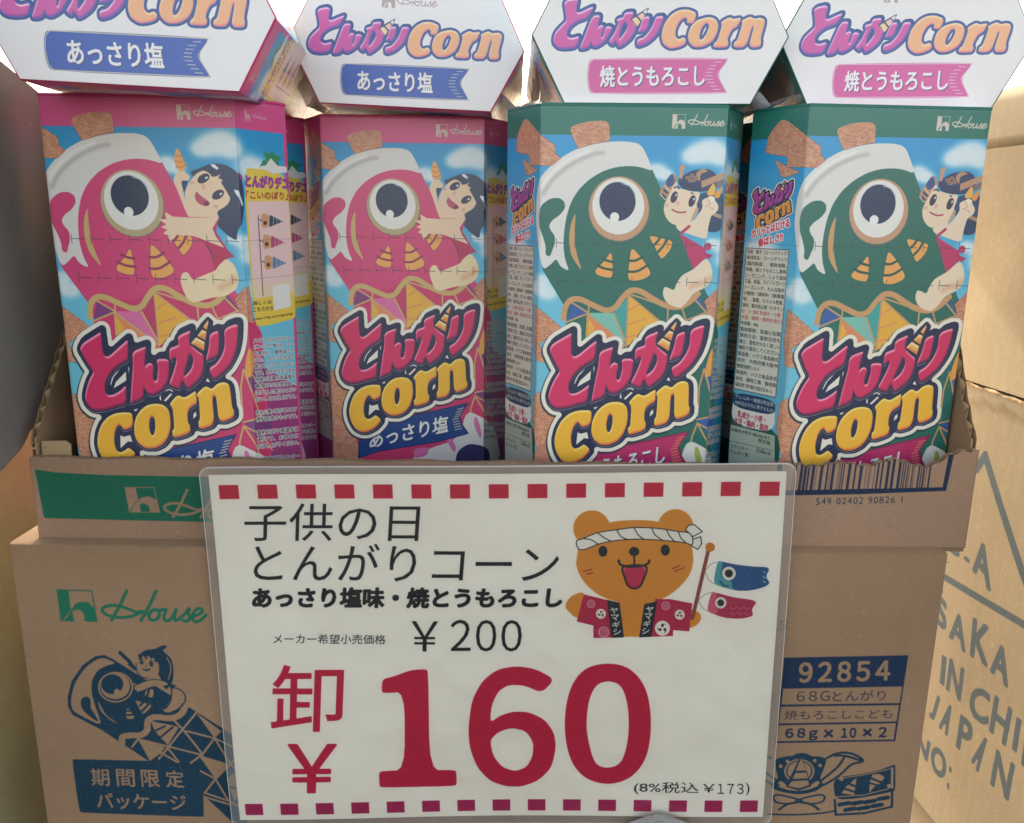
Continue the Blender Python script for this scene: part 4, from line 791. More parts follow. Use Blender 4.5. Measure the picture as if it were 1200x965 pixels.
def lin(h):
    c = hexc(h); return tuple(float(x) for x in np.where(c <= .04045, c/12.92, ((c+.055)/1.055)**2.4))
def cardboard(name, col, art=None, flute=0., seed=0, rough=.8, grain=1.0, axis=(1, 1, 1)):
    m, nt, p = mat_base(name); c = lin(col)
    big = noise(nt, 9+seed, 4); fib = noise(nt, 900, 4, stretch=(.25, .25, 1.) if axis == 'h' else (1, 1, .3)); spk = noise(nt, 260, 2)
    a = mixc(nt, ramp(nt, big, .35, .65), tuple(v*.86 for v in c), tuple(min(v*1.08, 1) for v in c))
    a = mixc(nt, ramp(nt, fib, .3, .7, 0, .45*grain), a, tuple(v*.72 for v in c)); a = mixc(nt, ramp(nt, spk, .62, .72, 0, .35), a, tuple(min(v*1.3, 1) for v in c))
    rgh = rough
    if art:
        im = node(nt, 'ShaderNodeTexImage'); im.image = art; im.extension = 'CLIP'; im.interpolation = 'Cubic'
        wear = noise(nt, 700, 3); w = node(nt, 'ShaderNodeMath', operation='MULTIPLY'); nt.links.new(im.outputs['Alpha'], w.inputs[0]); nt.links.new(ramp(nt, wear, .25, .45, .86, .98), w.inputs[1])
        a = mixc(nt, w.outputs[0], a, im.outputs['Color'])
    nt.links.new(a, p.inputs['Base Color']); p.inputs['Roughness'].default_value = rgh; p.inputs['Specular IOR Level'].default_value = .25
    hb = node(nt, 'ShaderNodeMath', operation='ADD'); nt.links.new(fib, hb.inputs[0])
    if flute:
        tc = node(nt, 'ShaderNodeTexCoord'); wv = node(nt, 'ShaderNodeTexWave', wave_type='BANDS', bands_direction='X' if axis != 'y' else 'Y'); wv.inputs['Scale'].default_value = flute; wv.inputs['Distortion'].default_value = 3.0; wv.inputs['Detail'].default_value = 3
        nt.links.new(tc.outputs['Object'], wv.inputs['Vector']); s = node(nt, 'ShaderNodeMath', operation='MULTIPLY'); s.inputs[1].default_value = .22; nt.links.new(wv.outputs['Fac'], s.inputs[0]); nt.links.new(s.outputs[0], hb.inputs[1])
    else: nt.links.new(big, hb.inputs[1])
    bevel_bump(nt, p, .0012, hb.outputs[0], .35, .00025)
    return m
def printed(name, art, rough=.40, tint=None, coat=.5):
    m, nt, p = mat_base(name)
    im = node(nt, 'ShaderNodeTexImage'); im.image = art; im.interpolation = 'Cubic'; im.extension = 'EXTEND'
    g = noise(nt, 420, 3); a = mixc(nt, ramp(nt, g, .3, .7, 0, .035), im.outputs['Color'], (.35, .33, .33))
    nt.links.new(a, p.inputs['Base Color']); rn = noise(nt, 30, 3); nt.links.new(ramp(nt, rn, .3, .7, rough-.06, rough+.08), p.inputs['Roughness'])
    p.inputs['Specular IOR Level'].default_value = .38; p.inputs['Coat Weight'].default_value = coat; p.inputs['Coat Roughness'].default_value = .3; p.inputs['Coat IOR'].default_value = 1.7
    b1 = noise(nt, 14, 2); bevel_bump(nt, p, .0009, b1, .22, .004)
    return m
def plain(name, col, rough=.5, noise_s=60, amt=.12, bump=.1):
    m, nt, p = mat_base(name); n = noise(nt, noise_s, 4); c = lin(col)
    nt.links.new(mixc(nt, ramp(nt, n, .3, .7), tuple(v*(1-amt) for v in c), tuple(min(v*(1+amt), 1) for v in c)), p.inputs['Base Color'])
    p.inputs['Roughness'].default_value = rough; bevel_bump(nt, p, .0009, n, bump, .0005); return m
def film(name, gloss=.3, bump=.5, scale=45, tintc=(1, 1, 1), rough=.08, haze=0.0, dist=.003, diffuse=False):
    m, nt, p = mat_base(name); nt.nodes.remove(p); out = nt.nodes['Material Output']
    tr = node(nt, 'ShaderNodeBsdfTransparent'); tr.inputs[0].default_value = (*tintc, 1); gl = node(nt, 'ShaderNodeBsdfGlossy'); gl.inputs['Roughness'].default_value = rough
    mx = node(nt, 'ShaderNodeMixShader'); lw = node(nt, 'ShaderNodeLayerWeight'); lw.inputs['Blend'].default_value = gloss
    n = noise(nt, scale, 4); bu = node(nt, 'ShaderNodeBump'); bu.inputs['Strength'].default_value = bump; bu.inputs['Distance'].default_value = dist
    nt.links.new(n, bu.inputs['Height']); nt.links.new(bu.outputs[0], gl.inputs['Normal']); nt.links.new(bu.outputs[0], lw.inputs['Normal'])
    nt.links.new(lw.outputs['Fresnel'], mx.inputs[0]); nt.links.new(tr.outputs[0], mx.inputs[1]); nt.links.new(gl.outputs[0], mx.inputs[2]); res = mx.outputs[0]
    if haze:
        df = node(nt, 'ShaderNodeBsdfDiffuse' if diffuse else 'ShaderNodeBsdfTranslucent'); df.inputs[0].default_value = (.8, .78, .74, 1); m2 = node(nt, 'ShaderNodeMixShader'); m2.inputs[0].default_value = haze
        nt.links.new(res, m2.inputs[1]); nt.links.new(df.outputs[0], m2.inputs[2]); res = m2.outputs[0]
    nt.links.new(res, out.inputs['Surface']); return m

# ------------------------------------------------------------------ mesh helpers (millimetres in, metres out)
def mesh_obj(name, verts, faces, mats, parent=None, midx=None, uvs=None, smooth=False):
    me = bpy.data.meshes.new(name); me.from_pydata([tuple(c*MM for c in v) for v in verts], [], faces)
    for m in (mats if isinstance(mats, (list, tuple)) else [mats]): me.materials.append(m)
    if midx is not None:
        for p, i in zip(me.polygons, midx): p.material_index = i
    if uvs is not None:
        ul = me.uv_layers.new(name='UVMap'); k = 0
        for f in uvs:
            for uv in f: ul.data[k].uv = uv; k += 1
    if smooth:
        for p in me.polygons: p.use_smooth = True
    me.validate(); me.update()
    o = bpy.data.objects.new(name, me); scene.collection.objects.link(o)
    if parent: o.parent = parent
    return o
def empty(name, loc=(0, 0, 0), rot=(0, 0, 0)):
    o = bpy.data.objects.new(name, None); o.empty_display_size = .02; o.location = [c*MM for c in loc]; o.rotation_euler = rot; scene.collection.objects.link(o); return o
def tag(o, label=None, cat=None, group=None, kind=None):
    for k, v in (('label', label), ('category', cat), ('group', group), ('kind', kind)):
        if v: o[k] = v
    return o
def prism(poly, a, b, axes):
    """extrude a 2D polygon between a and b; axes maps (p, q, r)->xyz"""
    n = len(poly); V = [axes(p, q, a) for p, q in poly]+[axes(p, q, b) for p, q in poly]
    F = [list(range(n))[::-1], list(range(n, 2*n))]+[[i, (i+1) % n, n+(i+1) % n, n+i] for i in range(n)]
    return V, F
def add(VF, V, F):
    b = len(VF[0]); VF[0].extend(V); VF[1].extend([[i+b for i in f] for f in F])
def box(x0, x1, y0, y1, z0, z1):
    return ([(x0, y0, z0), (x1, y0, z0), (x1, y1, z0), (x0, y1, z0), (x0, y0, z1), (x1, y0, z1), (x1, y1, z1), (x0, y1, z1)],
            [[0, 3, 2, 1], [4, 5, 6, 7], [0, 1, 5, 4], [1, 2, 6, 5], [2, 3, 7, 6], [3, 0, 4, 7]])
# ------------------------------------------------------------------ artwork
arts = {}
for kd in ('pink', 'green'):
    arts[kd] = carton_art(kd).image('carton_print_'+kd); arts['lid_'+kd] = lid_art(kd).image('lid_print_'+kd)
arts['sign'] = sign_art().image('sign_print'); arts['tray'] = tray_art().image('tray_print'); arts['low'] = low_art().image('case_print'); arts['wall'] = wall_art().image('shipping_print')
M = {k: printed('carton_'+k, arts[k]) for k in ('pink', 'green')}
M['lid_pink'] = printed('lid_pink', arts['lid_pink'], .42, coat=.4); M['lid_green'] = printed('lid_green', arts['lid_green'], .42, coat=.4)
M['edge_pink'] = plain('pink_board', 'c9306e', .4); M['edge_green'] = plain('green_board', '17695c', .4)
M['kraft'] = cardboard('kraft_inside', '97795c', flute=0, grain=1.0); M['kraft_edge'] = cardboard('kraft_edge', 'b0946f', grain=.6)
M['tray'] = cardboard('tray_outside', 'a08068', arts['tray'], axis='h'); M['low'] = cardboard('case_outside', '9a7b60', arts['low'], axis='h')
M['wall'] = cardboard('carton_light', '9f9176', arts['wall'], flute=30); M['wallb'] = cardboard('carton_plain', 'ab9d82', flute=30, seed=3)
M['grey'] = cardboard('dark_flap', '807a74', axis=(1, 1, 1), seed=2); M['olive'] = cardboard('dull_carton', 'a9a17a', seed=5)
M['sign'] = printed('paper_print', arts['sign'], .6, coat=0.); M['film'] = film('laminate', .32, 1.0, 9, rough=.11, haze=.015, dist=.009); M['margin'] = film('fused_film', .3, .5, 20, rough=.2, haze=.22, diffuse=True); M['rim'] = film('film_rim', .5, .2, 20, rough=.2, haze=.5, diffuse=True); M['wrap'] = film('shrink_wrap', .03, .5, 60, rough=.4, haze=.72)
M['pack'] = film('backing_film', .2, 1.0, 35, rough=.25, haze=.5, dist=.01); M['clip'] = film('clear_plastic', .5, .2, 20, rough=.08, haze=.28, diffuse=True); M['floor'] = plain('floor_concrete', '3d3b39', .8, 8, .2)

# ------------------------------------------------------------------ setting
fl = mesh_obj('floor', [(-20000, -20000, -560), (20000, -20000, -560), (20000, 20000, -560), (-20000, 20000, -560)], [[0, 1, 2, 3]], M['floor']); tag(fl, kind='structure')

# ------------------------------------------------------------------ hexagonal snack cartons
A, B, HD = 47.3, 64.0, 31.9
HEX = [(-B, HD), (-A, 0), (A, 0), (B, HD), (A, 2*HD), (-A, 2*HD)]
def make_carton(kind):
    root = empty('snack_carton')
    Z = [0, -14, -60, -110, -160, -BH]; V, F, MI, UV = [], [], [], []
    jit = {z: (random.uniform(-.25, .25), random.uniform(-.2, .2)) for z in Z}
    for z in Z:
        for (x, y) in HEX: V.append((x+jit[z][0], y+jit[z][1], z))
    us = [-SW, 0, FW, FW+SW]
    tu = lambda u, z: ((u+SW)/(FW+2*SW), 1-(-z)/BH)
    for k in range(len(Z)-1):
        for i in range(6):
            j = (i+1) % 6; F.append([(k+1)*6+i, (k+1)*6+j, k*6+j, k*6+i])
            if i < 3: u0, u1 = us[i], us[i+1]
            else: u0, u1 = us[2-(i-3)+1] if False else us[5-i+0] if False else us[[0, 1, 2][i-3]], us[[0, 1, 2][i-3]+1]
            UV.append([tu(u0, Z[k+1]), tu(u1, Z[k+1]), tu(u1, Z[k]), tu(u0, Z[k])]); MI.append(0)
    n = len(V); F.append([n-6+i for i in range(6)][::-1]); UV.append([(0, 0)]*6); MI.append(1)
    F.append([i for i in range(6)]); UV.append([(0, 0)]*6); MI.append(1)
    mesh_obj('box_body', V, F, [M[kind], M['edge_'+kind]], root, MI, UV)
    # closed lid flap: coloured rim, then a white printed hexagon a little smaller
    def hexs(s, z): return [(x*s, HD+(y-HD)*s, z) for x, y in HEX]
    V = hexs(1.004, .1)+hexs(1.004, 1.1)+hexs(.992, 1.5); F = []; MI = []; UV = []
    for a, b in ((0, 6), (6, 12)):
        for i in range(6):
            j = (i+1) % 6; F.append([a+i, a+j, b+j, b+i]); MI.append(0); UV.append([(0, 0)]*4)
    F.append([12+i for i in range(6)]); MI.append(1); UV.append([((V[12+i][0]+B)/LW, (V[12+i][1])/LH) for i in range(6)])
    mesh_obj('lid_flap', V, F, [M['edge_'+kind], M['lid_'+kind]], root, MI, UV)
    return root
def dup(root):
    r = root.copy(); scene.collection.objects.link(r)
    for ch in list(root.children):
        d = ch.copy(); scene.collection.objects.link(d); d.parent = r; d.matrix_parent_inverse = ch.matrix_parent_inverse
    return r
proto = {k: make_carton(k) for k in ('pink', 'green')}; used = set()
def carton(kind, label, group, M4):
    r = proto[kind] if kind not in used else dup(proto[kind]); used.add(kind)
    r.matrix_world = M4; tag(r, label, 'snack box', group); return r
def up(x, y, yaw, z=0): return Matrix.Translation((x*MM, y*MM, z*MM)) @ Matrix.Rotation(yaw, 4, 'Z')
G1, G2, G3 = 'snack boxes standing in the front row of the tray', 'snack boxes in the back row of the tray', 'snack boxes lying on top of the upright boxes'
carton('pink', 'pink hexagonal carp snack box standing upright at the left end of the tray', G1, up(-184, 429, .0066))
carton('green', 'green carp snack box standing just right of the recessed pink one', G1, up(60.3, 445.7, .0089))
carton('green', 'green carp snack box at the right end of the tray, turned slightly to the left', G1, up(192.4, 440.3, .0903))
carton('pink', 'pink carp snack box set back in the tray, with its blue flavour ribbon showing', G2, up(-65.1, 508.8, .0296))
carton('pink', 'shadowed pink snack box standing just behind the leftmost upright one', G2, up(-191.3, 500, .01))
carton('green', 'green snack box in shadow, seen in the gap between the two green upright boxes', G2, up(66, 514, .01))
carton('green', 'green snack box standing behind the box at the right end of the tray', G2, up(199, 514, .05))
def lying(x, y, z, tilt, yaw=0.0):
    # lid towards the viewer: carton z -> -y, carton y (depth) -> up
    R = Matrix(((1, 0, 0, 0), (0, 0, -1, 0), (0, 1, 0, 0), (0, 0, 0, 1)))
    return Matrix.Translation((x*MM, y*MM, z*MM)) @ Matrix.Rotation(yaw, 4, 'Z') @ Matrix.Rotation(tilt, 4, 'Y') @ R
carton('pink', 'lying snack box with white lid and blue ribbon, leftmost of the top row', G3, lying(-171.5, 397, .6, .033, .085))
carton('pink', 'lying snack box with white lid and blue ribbon, above the recessed pink box', G3, lying(-60.7, 488, 3.2, .040))
carton('green', 'lying snack box with white lid and pink ribbon, third from the left on top', G3, lying(71.8, 450, 1.9, -.003))
carton('green', 'lying snack box with white lid and pink ribbon, rightmost of the top row', G3, lying(199, 460, 2.5, -.004, -.02))

# ------------------------------------------------------------------ open display tray of corrugated board
def corrugated(VFs, p0, p1, z0, z1f, t, wave=6.2, nrm=None, seed=0, zjit=0.0):
    """wall from p0 to p1 (xy), thickness t along nrm, top height z1f(s): two liners and a fluted core"""
    L = math.hypot(p1[0]-p0[0], p1[1]-p0[1]); d = ((p1[0]-p0[0])/L, (p1[1]-p0[1])/L); R = random.Random(seed)
    N = max(2, int(L/2.0)); ss = [L*i/N for i in range(N+1)]
    for (a, b, slot) in ((0, .35, 0), (t-.35, t, 1)):
        V, F = [], []; jz = [R.uniform(-zjit, zjit) for _ in ss]
        for s, j in zip(ss, jz):
            zt = z1f(s)+j
            for k, zz in ((a, z0), (a, zt), (b, zt), (b, z0)): V.append((p0[0]+d[0]*s+nrm[0]*k, p0[1]+d[1]*s+nrm[1]*k, zz))
        for i in range(N):
            for q in range(4): F.append([4*i+q, 4*i+(q+1) % 4, 4*i+4+(q+1) % 4, 4*i+4+q])
        F += [[0, 1, 2, 3][::-1], [4*N, 4*N+1, 4*N+2, 4*N+3]]
        add(VFs[slot], V, F)
    n2 = int(L/wave*8); V, F = [], []
    for i in range(n2+1):
        s = L*i/n2; k = t/2+(t/2-.45)*math.sin(2*math.pi*s/wave); zt = z1f(s)-.5+R.uniform(-.35, .15)
        x, y = p0[0]+d[0]*s+nrm[0]*k, p0[1]+d[1]*s+nrm[1]*k; V += [(x, y, zt-14), (x, y, zt)]
    F = [[2*i, 2*i+2, 2*i+3, 2*i+1] for i in range(n2)]; add(VFs[2], V, F)
tray = tag(empty('display_tray', (-4, 422, -228)), 'open brown cardboard tray with green band and bar code, holding the upright boxes', 'cardboard tray')
X0, X1, Y0, Y1, ZB = -250., 249., 0., 158., 2.
def ztop_front(s):
    z = 47.3+.5*math.sin(s*.13)
    if s > 385: z += (s-385)*.028+1.6*math.sin(s*.21)*min(1, (s-385)/50)+.8*math.sin(s*.9)
    if s > 478: z += (s-478)*.35
    return z
parts = [([], []), ([], []), ([], [])]
corrugated(parts, (X0, Y0), (X1, Y0), ZB, ztop_front, 3.6, nrm=(0, 1), seed=1, zjit=.15)
def uvfront(V, F): return [[(V[i][0]/500+.5, V[i][2]/60) for i in f] for f in F]
def build(name, vf, mat, parent, uv=False, smooth=False):
    V, F = vf; return mesh_obj(name, V, F, mat, parent, None, [[((V[i][0]+250)/500., V[i][2]/60.) for i in f] for f in F] if uv else None, smooth)
build('front_panel', parts[0], M['tray'], tray, True); build('inner_liner', parts[1], M['kraft'], tray); build('fluted_core', parts[2], M['kraft_edge'], tray, smooth=True)
for sx, tops in ((-1, [(0, 57), (2, 60), (45, 110), (60, 128), (158, 150)]), (1, [(0, 62), (3, 66), (14, 82), (36, 122), (60, 140), (158, 150)])):
    xs = X0 if sx < 0 else X1
    fz = lambda s, T=tops: float(np.interp(s, [q[0] for q in T], [q[1] for q in T]))+.7*math.sin(s*.8)
    pr = [([], []), ([], []), ([], [])]; corrugated(pr, (xs, Y0+(3.8)), (xs, Y1), ZB, fz, 3.6, nrm=(-sx, 0), seed=5+sx, zjit=.3)
    build('side_panel', pr[0], M['kraft'], tray); build('inner_liner', pr[1], M['kraft'], tray); build('fluted_core', pr[2], M['kraft_edge'], tray, smooth=True)
V, F = box(X0+4, X1-4, Y1-3.6, Y1, ZB, 150); mesh_obj('back_panel', V, F, M['kraft'], tray)
V, F = box(X0+.5, X1-.5, Y0+.5, Y1-.5, 0, ZB-.1); mesh_obj('tray_bottom', V, F, M['kraft'], tray)
# folded corner tab at the left, torn fibres at both corners
V, F = prism([(0, 0), (15, 0), (15.5, 13), (13, 15), (1, 15)], 0, 1.2, lambda p, q, r: (X0+4+p, Y0+4.2+r+p*.1, 40+q)); mesh_obj('corner_tab', V, F, M['kraft_edge'], tray)
vf = ([], []); R = random.Random(8)
for k in range(60):
    if k < 15: x, z = X0+R.uniform(0, 8), R.uniform(47, 58)
    elif k < 35: x = X1-R.uniform(0, 14); z = ztop_front(x-X0)-.5
    else: x = X1-R.uniform(14, 110); z = ztop_front(x-X0)-.3
    a = R.uniform(.4, 1.6); dx, dz = R.uniform(-2.5, 2.5), R.uniform(.2, 2.2)
    add(vf, [(x, Y0+a, z), (x+1.2, Y0+a+.5, z-.2), (x+dx, Y0+a-R.uniform(-1, 1.5), z+dz)], [[0, 1, 2]])
mesh_obj('torn_fibres', vf[0], vf[1], M['kraft_edge'], tray)['kind'] = 'stuff'

# ------------------------------------------------------------------ closed case under the tray
case = tag(empty('shipping_case', (-254, 413, -226)), 'closed brown case printed with a blue carp streamer, under the open tray', 'cardboard box')
W0, W1, HZ, DP = -10.6, 485.0, -252, 190
NX, NZ = 24, 14; V, F = [], []
for j in range(NZ+1):
    for i in range(NX+1):
        u, v = i/NX, j/NZ; bul = -.9*math.sin(math.pi*u)*math.sin(math.pi*min(1, v*1.0))
        V.append((W0+(W1-W0)*u, bul, HZ*v-(.9*math.sin(math.pi*u) if j == 0 else 0)))
for j in range(NZ):
    for i in range(NX): a = j*(NX+1)+i; F.append([a, a+NX+1, a+NX+2, a+1])
mesh_obj('front_face', V, F, M['low'], case, None, [[((V[i][0]+11)/496., 1+V[i][2]/260.) for i in f] for f in F], True)
V, F = box(W0+.3, W1-.3, 2.2, DP, HZ, -1.6); mesh_obj('case_shell', V, F, M['kraft'], case)
V, F = [], []
for i in range(NX+1):
    u = i/NX; x = W0+(W1-W0)*u; s = -.9*math.sin(math.pi*u); V += [(x, 0, s), (x, 1.5, s+.8), (x, DP/2-.6, -.3)]
for i in range(NX):
    for k in range(2): F.append([3*i+k, 3*i+3+k, 3*i+4+k, 3*i+1+k])
mesh_obj('top_flap', V, F, M['kraft'], case, smooth=True)
V, F = box(W0, W1, DP/2+.6, DP, -1.5, -.2); mesh_obj('top_flap', V, F, M['kraft'], case)
vf = ([], []); R = random.Random(21)
for k in range(26):
    x = R.choice((W0, W1))+R.uniform(-2, 2) if k % 2 else R.uniform(W0, W1); z = -R.uniform(.2, 1.2) if not k % 2 else -R.uniform(0, 150)
    add(vf, [(x, -.5, z), (x+R.uniform(1, 3), -.6, z-.4), (x+R.uniform(0, 2), -1.1, z+R.uniform(.2, .9))], [[0, 1, 2]])
mesh_obj('scuffed_fibres', vf[0], vf[1], M['kraft_edge'], case)['kind'] = 'stuff'
# sealing tape on the corner and side, seen from the right
V, F = box(W1-.2, W1+.2, 40, 90, -120, -2); mesh_obj('tape', V, F, M['clip'], case)

# ------------------------------------------------------------------ cartons left and right of the display
U = Vector((0.0864103, -0.99625964, 0)); rz = math.atan2(U.y, U.x)
def wallbox(name, z0, z1, mat, label, art=False, s0=-260, s1=360, deep=300, off_=0.):
    r = tag(empty(name, (330, 640, 0), (0, 0, rz)), label, 'cardboard box', 'shipping cartons stacked right of the display')
    # local x runs toward the viewer, local y away into the stack (right)
    N = 16; V, F = [], []
    for j in range(9):
        for i in range(N+1):
            s = s0+(s1-s0)*i/N; v = j/8; V.append((s, off_+1.2*math.sin(i*1.9+z0)*math.sin(math.pi*v), z0+(z1-z0)*v))
    for j in range(8):
        for i in range(N): a = j*(N+1)+i; F.append([a, a+1, a+N+2, a+N+1])
    uv = [[(V[i][0]/WALL_L, (V[i][2]-z0)/(z1-z0)) for i in f] for f in F] if art else None
    mesh_obj('printed_side' if art else 'side_face', V, F, mat, r, None, uv, True)
    V, F = box(s0, s1, off_+1.6, deep, z0+.3, z1-.3); mesh_obj('carton_shell', V, F, M['wallb'], r)
    return r
# local +y must point away from the display: rotate so that (0,1) -> right
U2 = Matrix.Rotation(rz, 3, 'Z') @ Vector((0, 1, 0))
top = wallbox('shipping_carton', -168.5, -5.5, M['wallb'], 'plain light brown carton forming the upper part of the stack on the right')
# raised flap above its fold
V, F = [], []
for j in range(6):
    for i in range(13):
        s = -260+620*i/12; v = j/5; V.append((s, -.6+2.2*v+.8*math.sin(i*1.3+j), -5.5+38.5*v+(1.2*math.sin(i*2.1) if j == 5 else 0)))
for j in range(5):
    for i in range(12): a = j*13+i; F.append([a, a+1, a+14, a+13])
fo = mesh_obj('raised_flap', V, F, M['wallb'], top, smooth=True); so = fo.modifiers.new('solid', 'SOLIDIFY'); so.thickness = .004; so.offset = -1
wallbox('shipping_carton', -514, -170.5, M['wall'], 'light brown carton on the right printed with large grey shipping marks', art=True, off_=-1.5)
wallbox('shipping_carton', -559, -516, M['wallb'], 'bottom carton of the stack on the right, below the printed one', off_=3)
# frayed paper seam between the upper and the printed carton
vf = ([], []); R = random.Random(5); pts = []
s = 0
rt = tag(empty('paper_seam_strip', (330, 640, 0), (0, 0, rz)), 'torn white paper strip along the seam of the right carton stack', 'paper strip')
V, F = [], []
for i in range(91):
    s = -60+3.6*i; h = .9+.7*math.sin(i*.9)+R.uniform(-.4, .5); V += [(s, -3.6-R.uniform(0, .6), -171.0+.8*math.sin(i*.23)), (s, -3.4-R.uniform(0, .8), -170.4+h+.8*math.sin(i*.23))]
F = [[2*i, 2*i+2, 2*i+3, 2*i+1] for i in range(90)]
fo = mesh_obj('torn_edge', V, F, M['kraft_edge'], rt); so = fo.modifiers.new('solid', 'SOLIDIFY'); so.thickness = .0006
# dark board standing at the left edge
fb = tag(empty('cardboard_flap', (-262, 420, -180)), 'dark grey upright cardboard flap beside the leftmost pink box', 'cardboard flap')
prof = [(-170, -26), (-60, -16), (-7, -3.5), (10, 2), (17, 6.5), (20, 10), (40, 4), (150, 0), (150, 150), (100, 172), (67, 189), (35, 199.5), (-20, 214), (-170, 250)]
V, F = prism(prof, -5, 0, lambda p, q, r: (r, p, q)); mesh_obj('board', V, F, M['grey'], fb)
vf = ([], [])
for k in range(26):
    t = random.random(); y = -12+34*t; z = -5+14*t; add(vf, [(-.2-random.random()*4, y, z), (-.4-random.random()*4, y+1.4, z+.6), (random.uniform(-3, 1), y+random.uniform(-3, 2), z-random.uniform(.5, 3))], [[0, 1, 2]])
mesh_obj('frayed_edge', vf[0], vf[1], M['kraft_edge'], fb)['kind'] = 'stuff'
lc = tag(empty('neighbour_carton', (-300, 330, -559)), 'dull olive brown carton low at the left edge, beside the printed shipping case', 'cardboard box')
V, F = box(-260, 0, 0, 700, 0, 372); mesh_obj('carton_body', V, F, M['olive'], lc)
pk = tag(empty('pink_carton_corner', (-262, 478, -226)), 'small pink box corner peeking out behind the left end of the tray', 'box')
V, F = prism([(0, 0), (13, 0), (13, 15), (7, 11)], 0, 60, lambda p, q, r: (p-5, r, q)); mesh_obj('box_corner', V, F, M['edge_pink'], pk)

# ------------------------------------------------------------------ laminated price sign
sg = tag(empty('price_sign', (-155.2, 408, -185.0)), 'laminated white price card with red 160 and orange bear, before the tray', 'price sign')
sg.rotation_euler = (0, -0.0183, 0)
def sheet(name, x0, x1, z0, z1, y, mat, uv=False, r=0., nx=40, nz=28, curve=1.0):
    V, F = [], []
    for j in range(nz+1):
        for i in range(nx+1):
            u, v = i/nx, j/nz; x = x0+(x1-x0)*u; z = z0+(z1-z0)*v
            if r:   # rounded corners: pull the border in
                dz = min(v, 1-v)*(z1-z0); ins = r-math.sqrt(max(0, r*r-(r-dz)**2)) if dz < r else 0; x = x0+ins+(x1-x0-2*ins)*u
            px, pz = x/297., -z/210.
            b = (1.3*math.sin(px*7.3+1)*math.cos(pz*3.1)+.8*math.sin(px*3.0+pz*6.))*curve
            V.append((x, y+b*.8, z))
    for j in range(nz):
        for i in range(nx): a = j*(nx+1)+i; F.append([a, a+1, a+nx+2, a+nx+1])
    return mesh_obj(name, V, F, mat, sg, None, [[(V[i][0]/296., 1+V[i][2]/204.) for i in f] for f in F] if uv else None, True)
sheet('printed_card', 0, 296, -204, 0, 0, M['sign'], True)
sheet('laminate_film', -4.5, 300.6, -208.8, 4.2, -.5, M['film'], r=5)
sheet('laminate_film', -4.5, 300.6, -208.8, 4.2, .4, M['film'], r=5)
# the fused margin of the pouch, slightly milky, with a thicker rim
def bulge(x, z):
    px, pz = x/297., -z/210.; return .8*(1.3*math.sin(px*7.3+1)*math.cos(pz*3.1)+.8*math.sin(px*3.0+pz*6.))
def rring(x0, x1, z0, z1, r, n=6, m=24):
    P = []
    for cx, cz, a0 in ((x1-r, z1-r, 0), (x0+r, z1-r, 90), (x0+r, z0+r, 180), (x1-r, z0+r, 270)):
        P += [(cx+r*math.cos(math.radians(a0+90*i/n)), cz+r*math.sin(math.radians(a0+90*i/n))) for i in range(n+1)]
        a, b = P[-1], {0: (x0+r, z1), 90: (x0, z0+r), 180: (x1-r, z0), 270: (x1, z1-r)}[a0]
        P += [(a[0]+(b[0]-a[0])*i/m, a[1]+(b[1]-a[1])*i/m) for i in range(1, m)]
    return P
o_, i_ = rring(-4.5, 300.6, -208.8, 4.2, 5), rring(.1, 295.9, -203.9, -.1, .1)
N = len(o_); V = [(x, bulge(x, z)-.05, z) for x, z in o_]+[(x, bulge(x, z)-.05, z) for x, z in i_]
mesh_obj('sealed_margin', V, [[i, (i+1) % N, N+(i+1) % N, N+i] for i in range(N)], M['margin'], sg, smooth=True)
r2 = rring(-4.1, 300.2, -208.4, 3.8, 4.8); V = [(x, bulge(x, z)-.75, z) for x, z in o_]+[(x, bulge(x, z)-.75, z) for x, z in r2]+[(x, bulge(x, z)+.6, z) for x, z in o_]
mesh_obj('film_rim', V, [[i, (i+1) % N, N+(i+1) % N, N+i] for i in range(N)]+[[i, (i+1) % N, 2*N+(i+1) % N, 2*N+i] for i in range(N)], M['rim'], sg)
# clear plastic clip at the foot of the card
cl = tag(empty('plastic_clip', (85, 402, -382)), 'clear plastic clip holding the bottom edge of the price sign', 'clip')
V, F = prism([(-19, -6), (-17, -3), (-8, 1), (0, 3), (8, 1), (17, -3), (19, -6), (19, -22), (-19, -22)], -1.4, 1.4, lambda p, q, r: (p, r, q)); mesh_obj('clip_jaw', V, F, M['clip'], cl)
V, F = prism([(-6, -2), (0, 1), (6, -2), (6, -18), (-6, -18)], -4, -2, lambda p, q, r: (p, r, q)); mesh_obj('clip_tongue', V, F, M['clip'], cl)

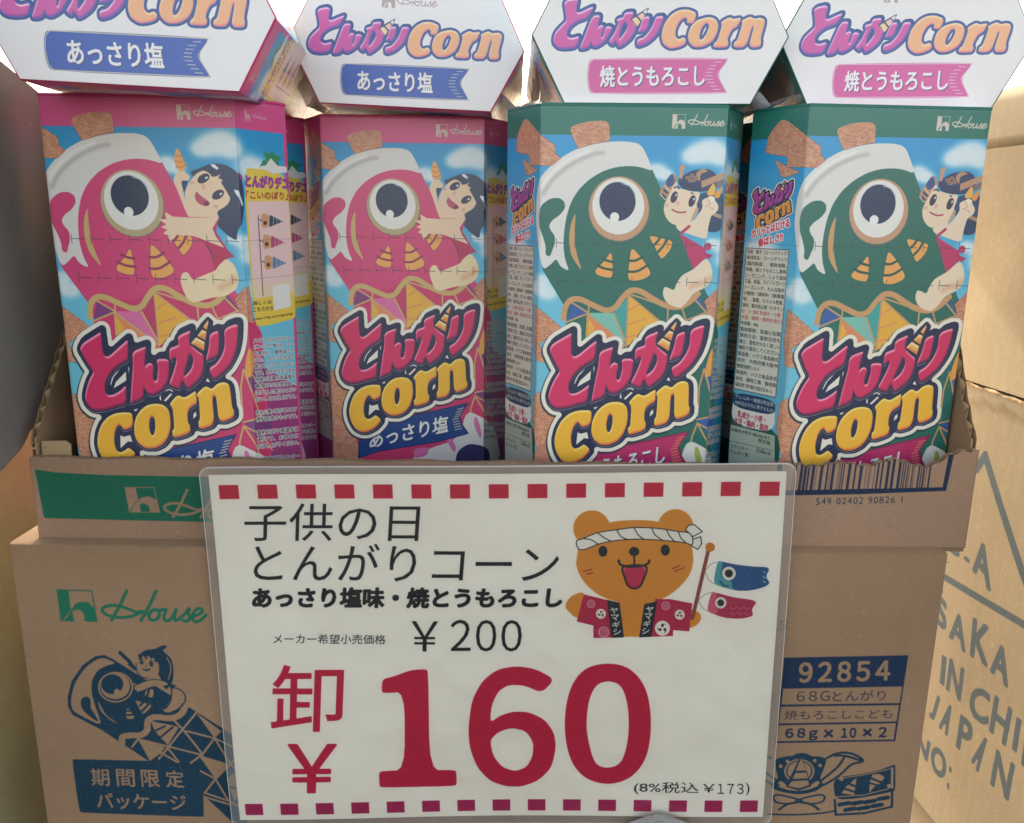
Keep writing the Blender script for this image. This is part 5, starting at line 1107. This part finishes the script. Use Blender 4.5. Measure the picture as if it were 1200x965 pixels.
# ------------------------------------------------------------------ crumpled shrink wrap in the valleys between the lying boxes
def wrap(label, pts, seed):
    r = tag(empty('plastic_wrap'), label, 'plastic wrap', 'crumpled plastic wrap between the lying boxes'); R = random.Random(seed); V, F = [], []
    nx, ny = 26, 40; P = np.array(pts, float)   # cross-section polyline in xz, extruded in y
    seg = np.r_[0, np.cumsum(np.hypot(*np.diff(P[:, :2], axis=0).T))]
    for j in range(ny+1):
        for i in range(nx+1):
            t = seg[-1]*i/nx; x, z = np.interp(t, seg, P[:, 0]), np.interp(t, seg, P[:, 1]); y = P[0, 2]+190*j/ny
            V.append((x+R.uniform(-.35, .35)+.8*math.sin(j*.5+i), y+R.uniform(-1, 1), z+R.uniform(-.35, .35)+.8*math.sin(i*1.3+j*.3)))
    for j in range(ny):
        for i in range(nx): a = j*(nx+1)+i; F.append([a, a+1, a+nx+2, a+nx+1])
    mesh_obj('film_sheet', V, F, M['wrap'], r, smooth=True)
wrap('crinkled clear wrap in the gap between the two blue-ribbon lids', [(-108, 44, 494), (-121, 14, 494), (-117, 3.5, 494), (-112, 10, 494), (-121, 36, 494)], 1)
wrap('crinkled clear wrap in the gap between the blue-ribbon and pink-ribbon lids', [(-2, 44, 492), (-10, 14, 492), (0, 5, 492), (14, 8, 492), (10, 36, 492)], 2)
wrap('crinkled clear wrap in the gap between the two pink-ribbon lids', [(137, 40, 462), (124, 12, 462), (133, 4, 462), (146, 8, 462), (134, 36, 462)], 3)

# pale film sheet added behind the lying boxes to tone the bright background
pf = tag(empty('backing_film', (0, 690, 0)), 'pale crumpled film sheet added behind the top row to tone the bright background', 'plastic film'); R = random.Random(9); V, F = [], []
for j in range(25):
    for i in range(81): V.append((-330+660*i/80, 9*math.sin(i*.9+j*.25)+5*math.sin(i*.37-j*.6)+R.uniform(-1.5, 1.5), -30+185*j/24+3*math.sin(i*.5)*(j == 24)))
for j in range(24):
    for i in range(80): a = j*81+i; F.append([a, a+1, a+82, a+81])
mesh_obj('film_sheet', V, F, M['pack'], pf, smooth=True)
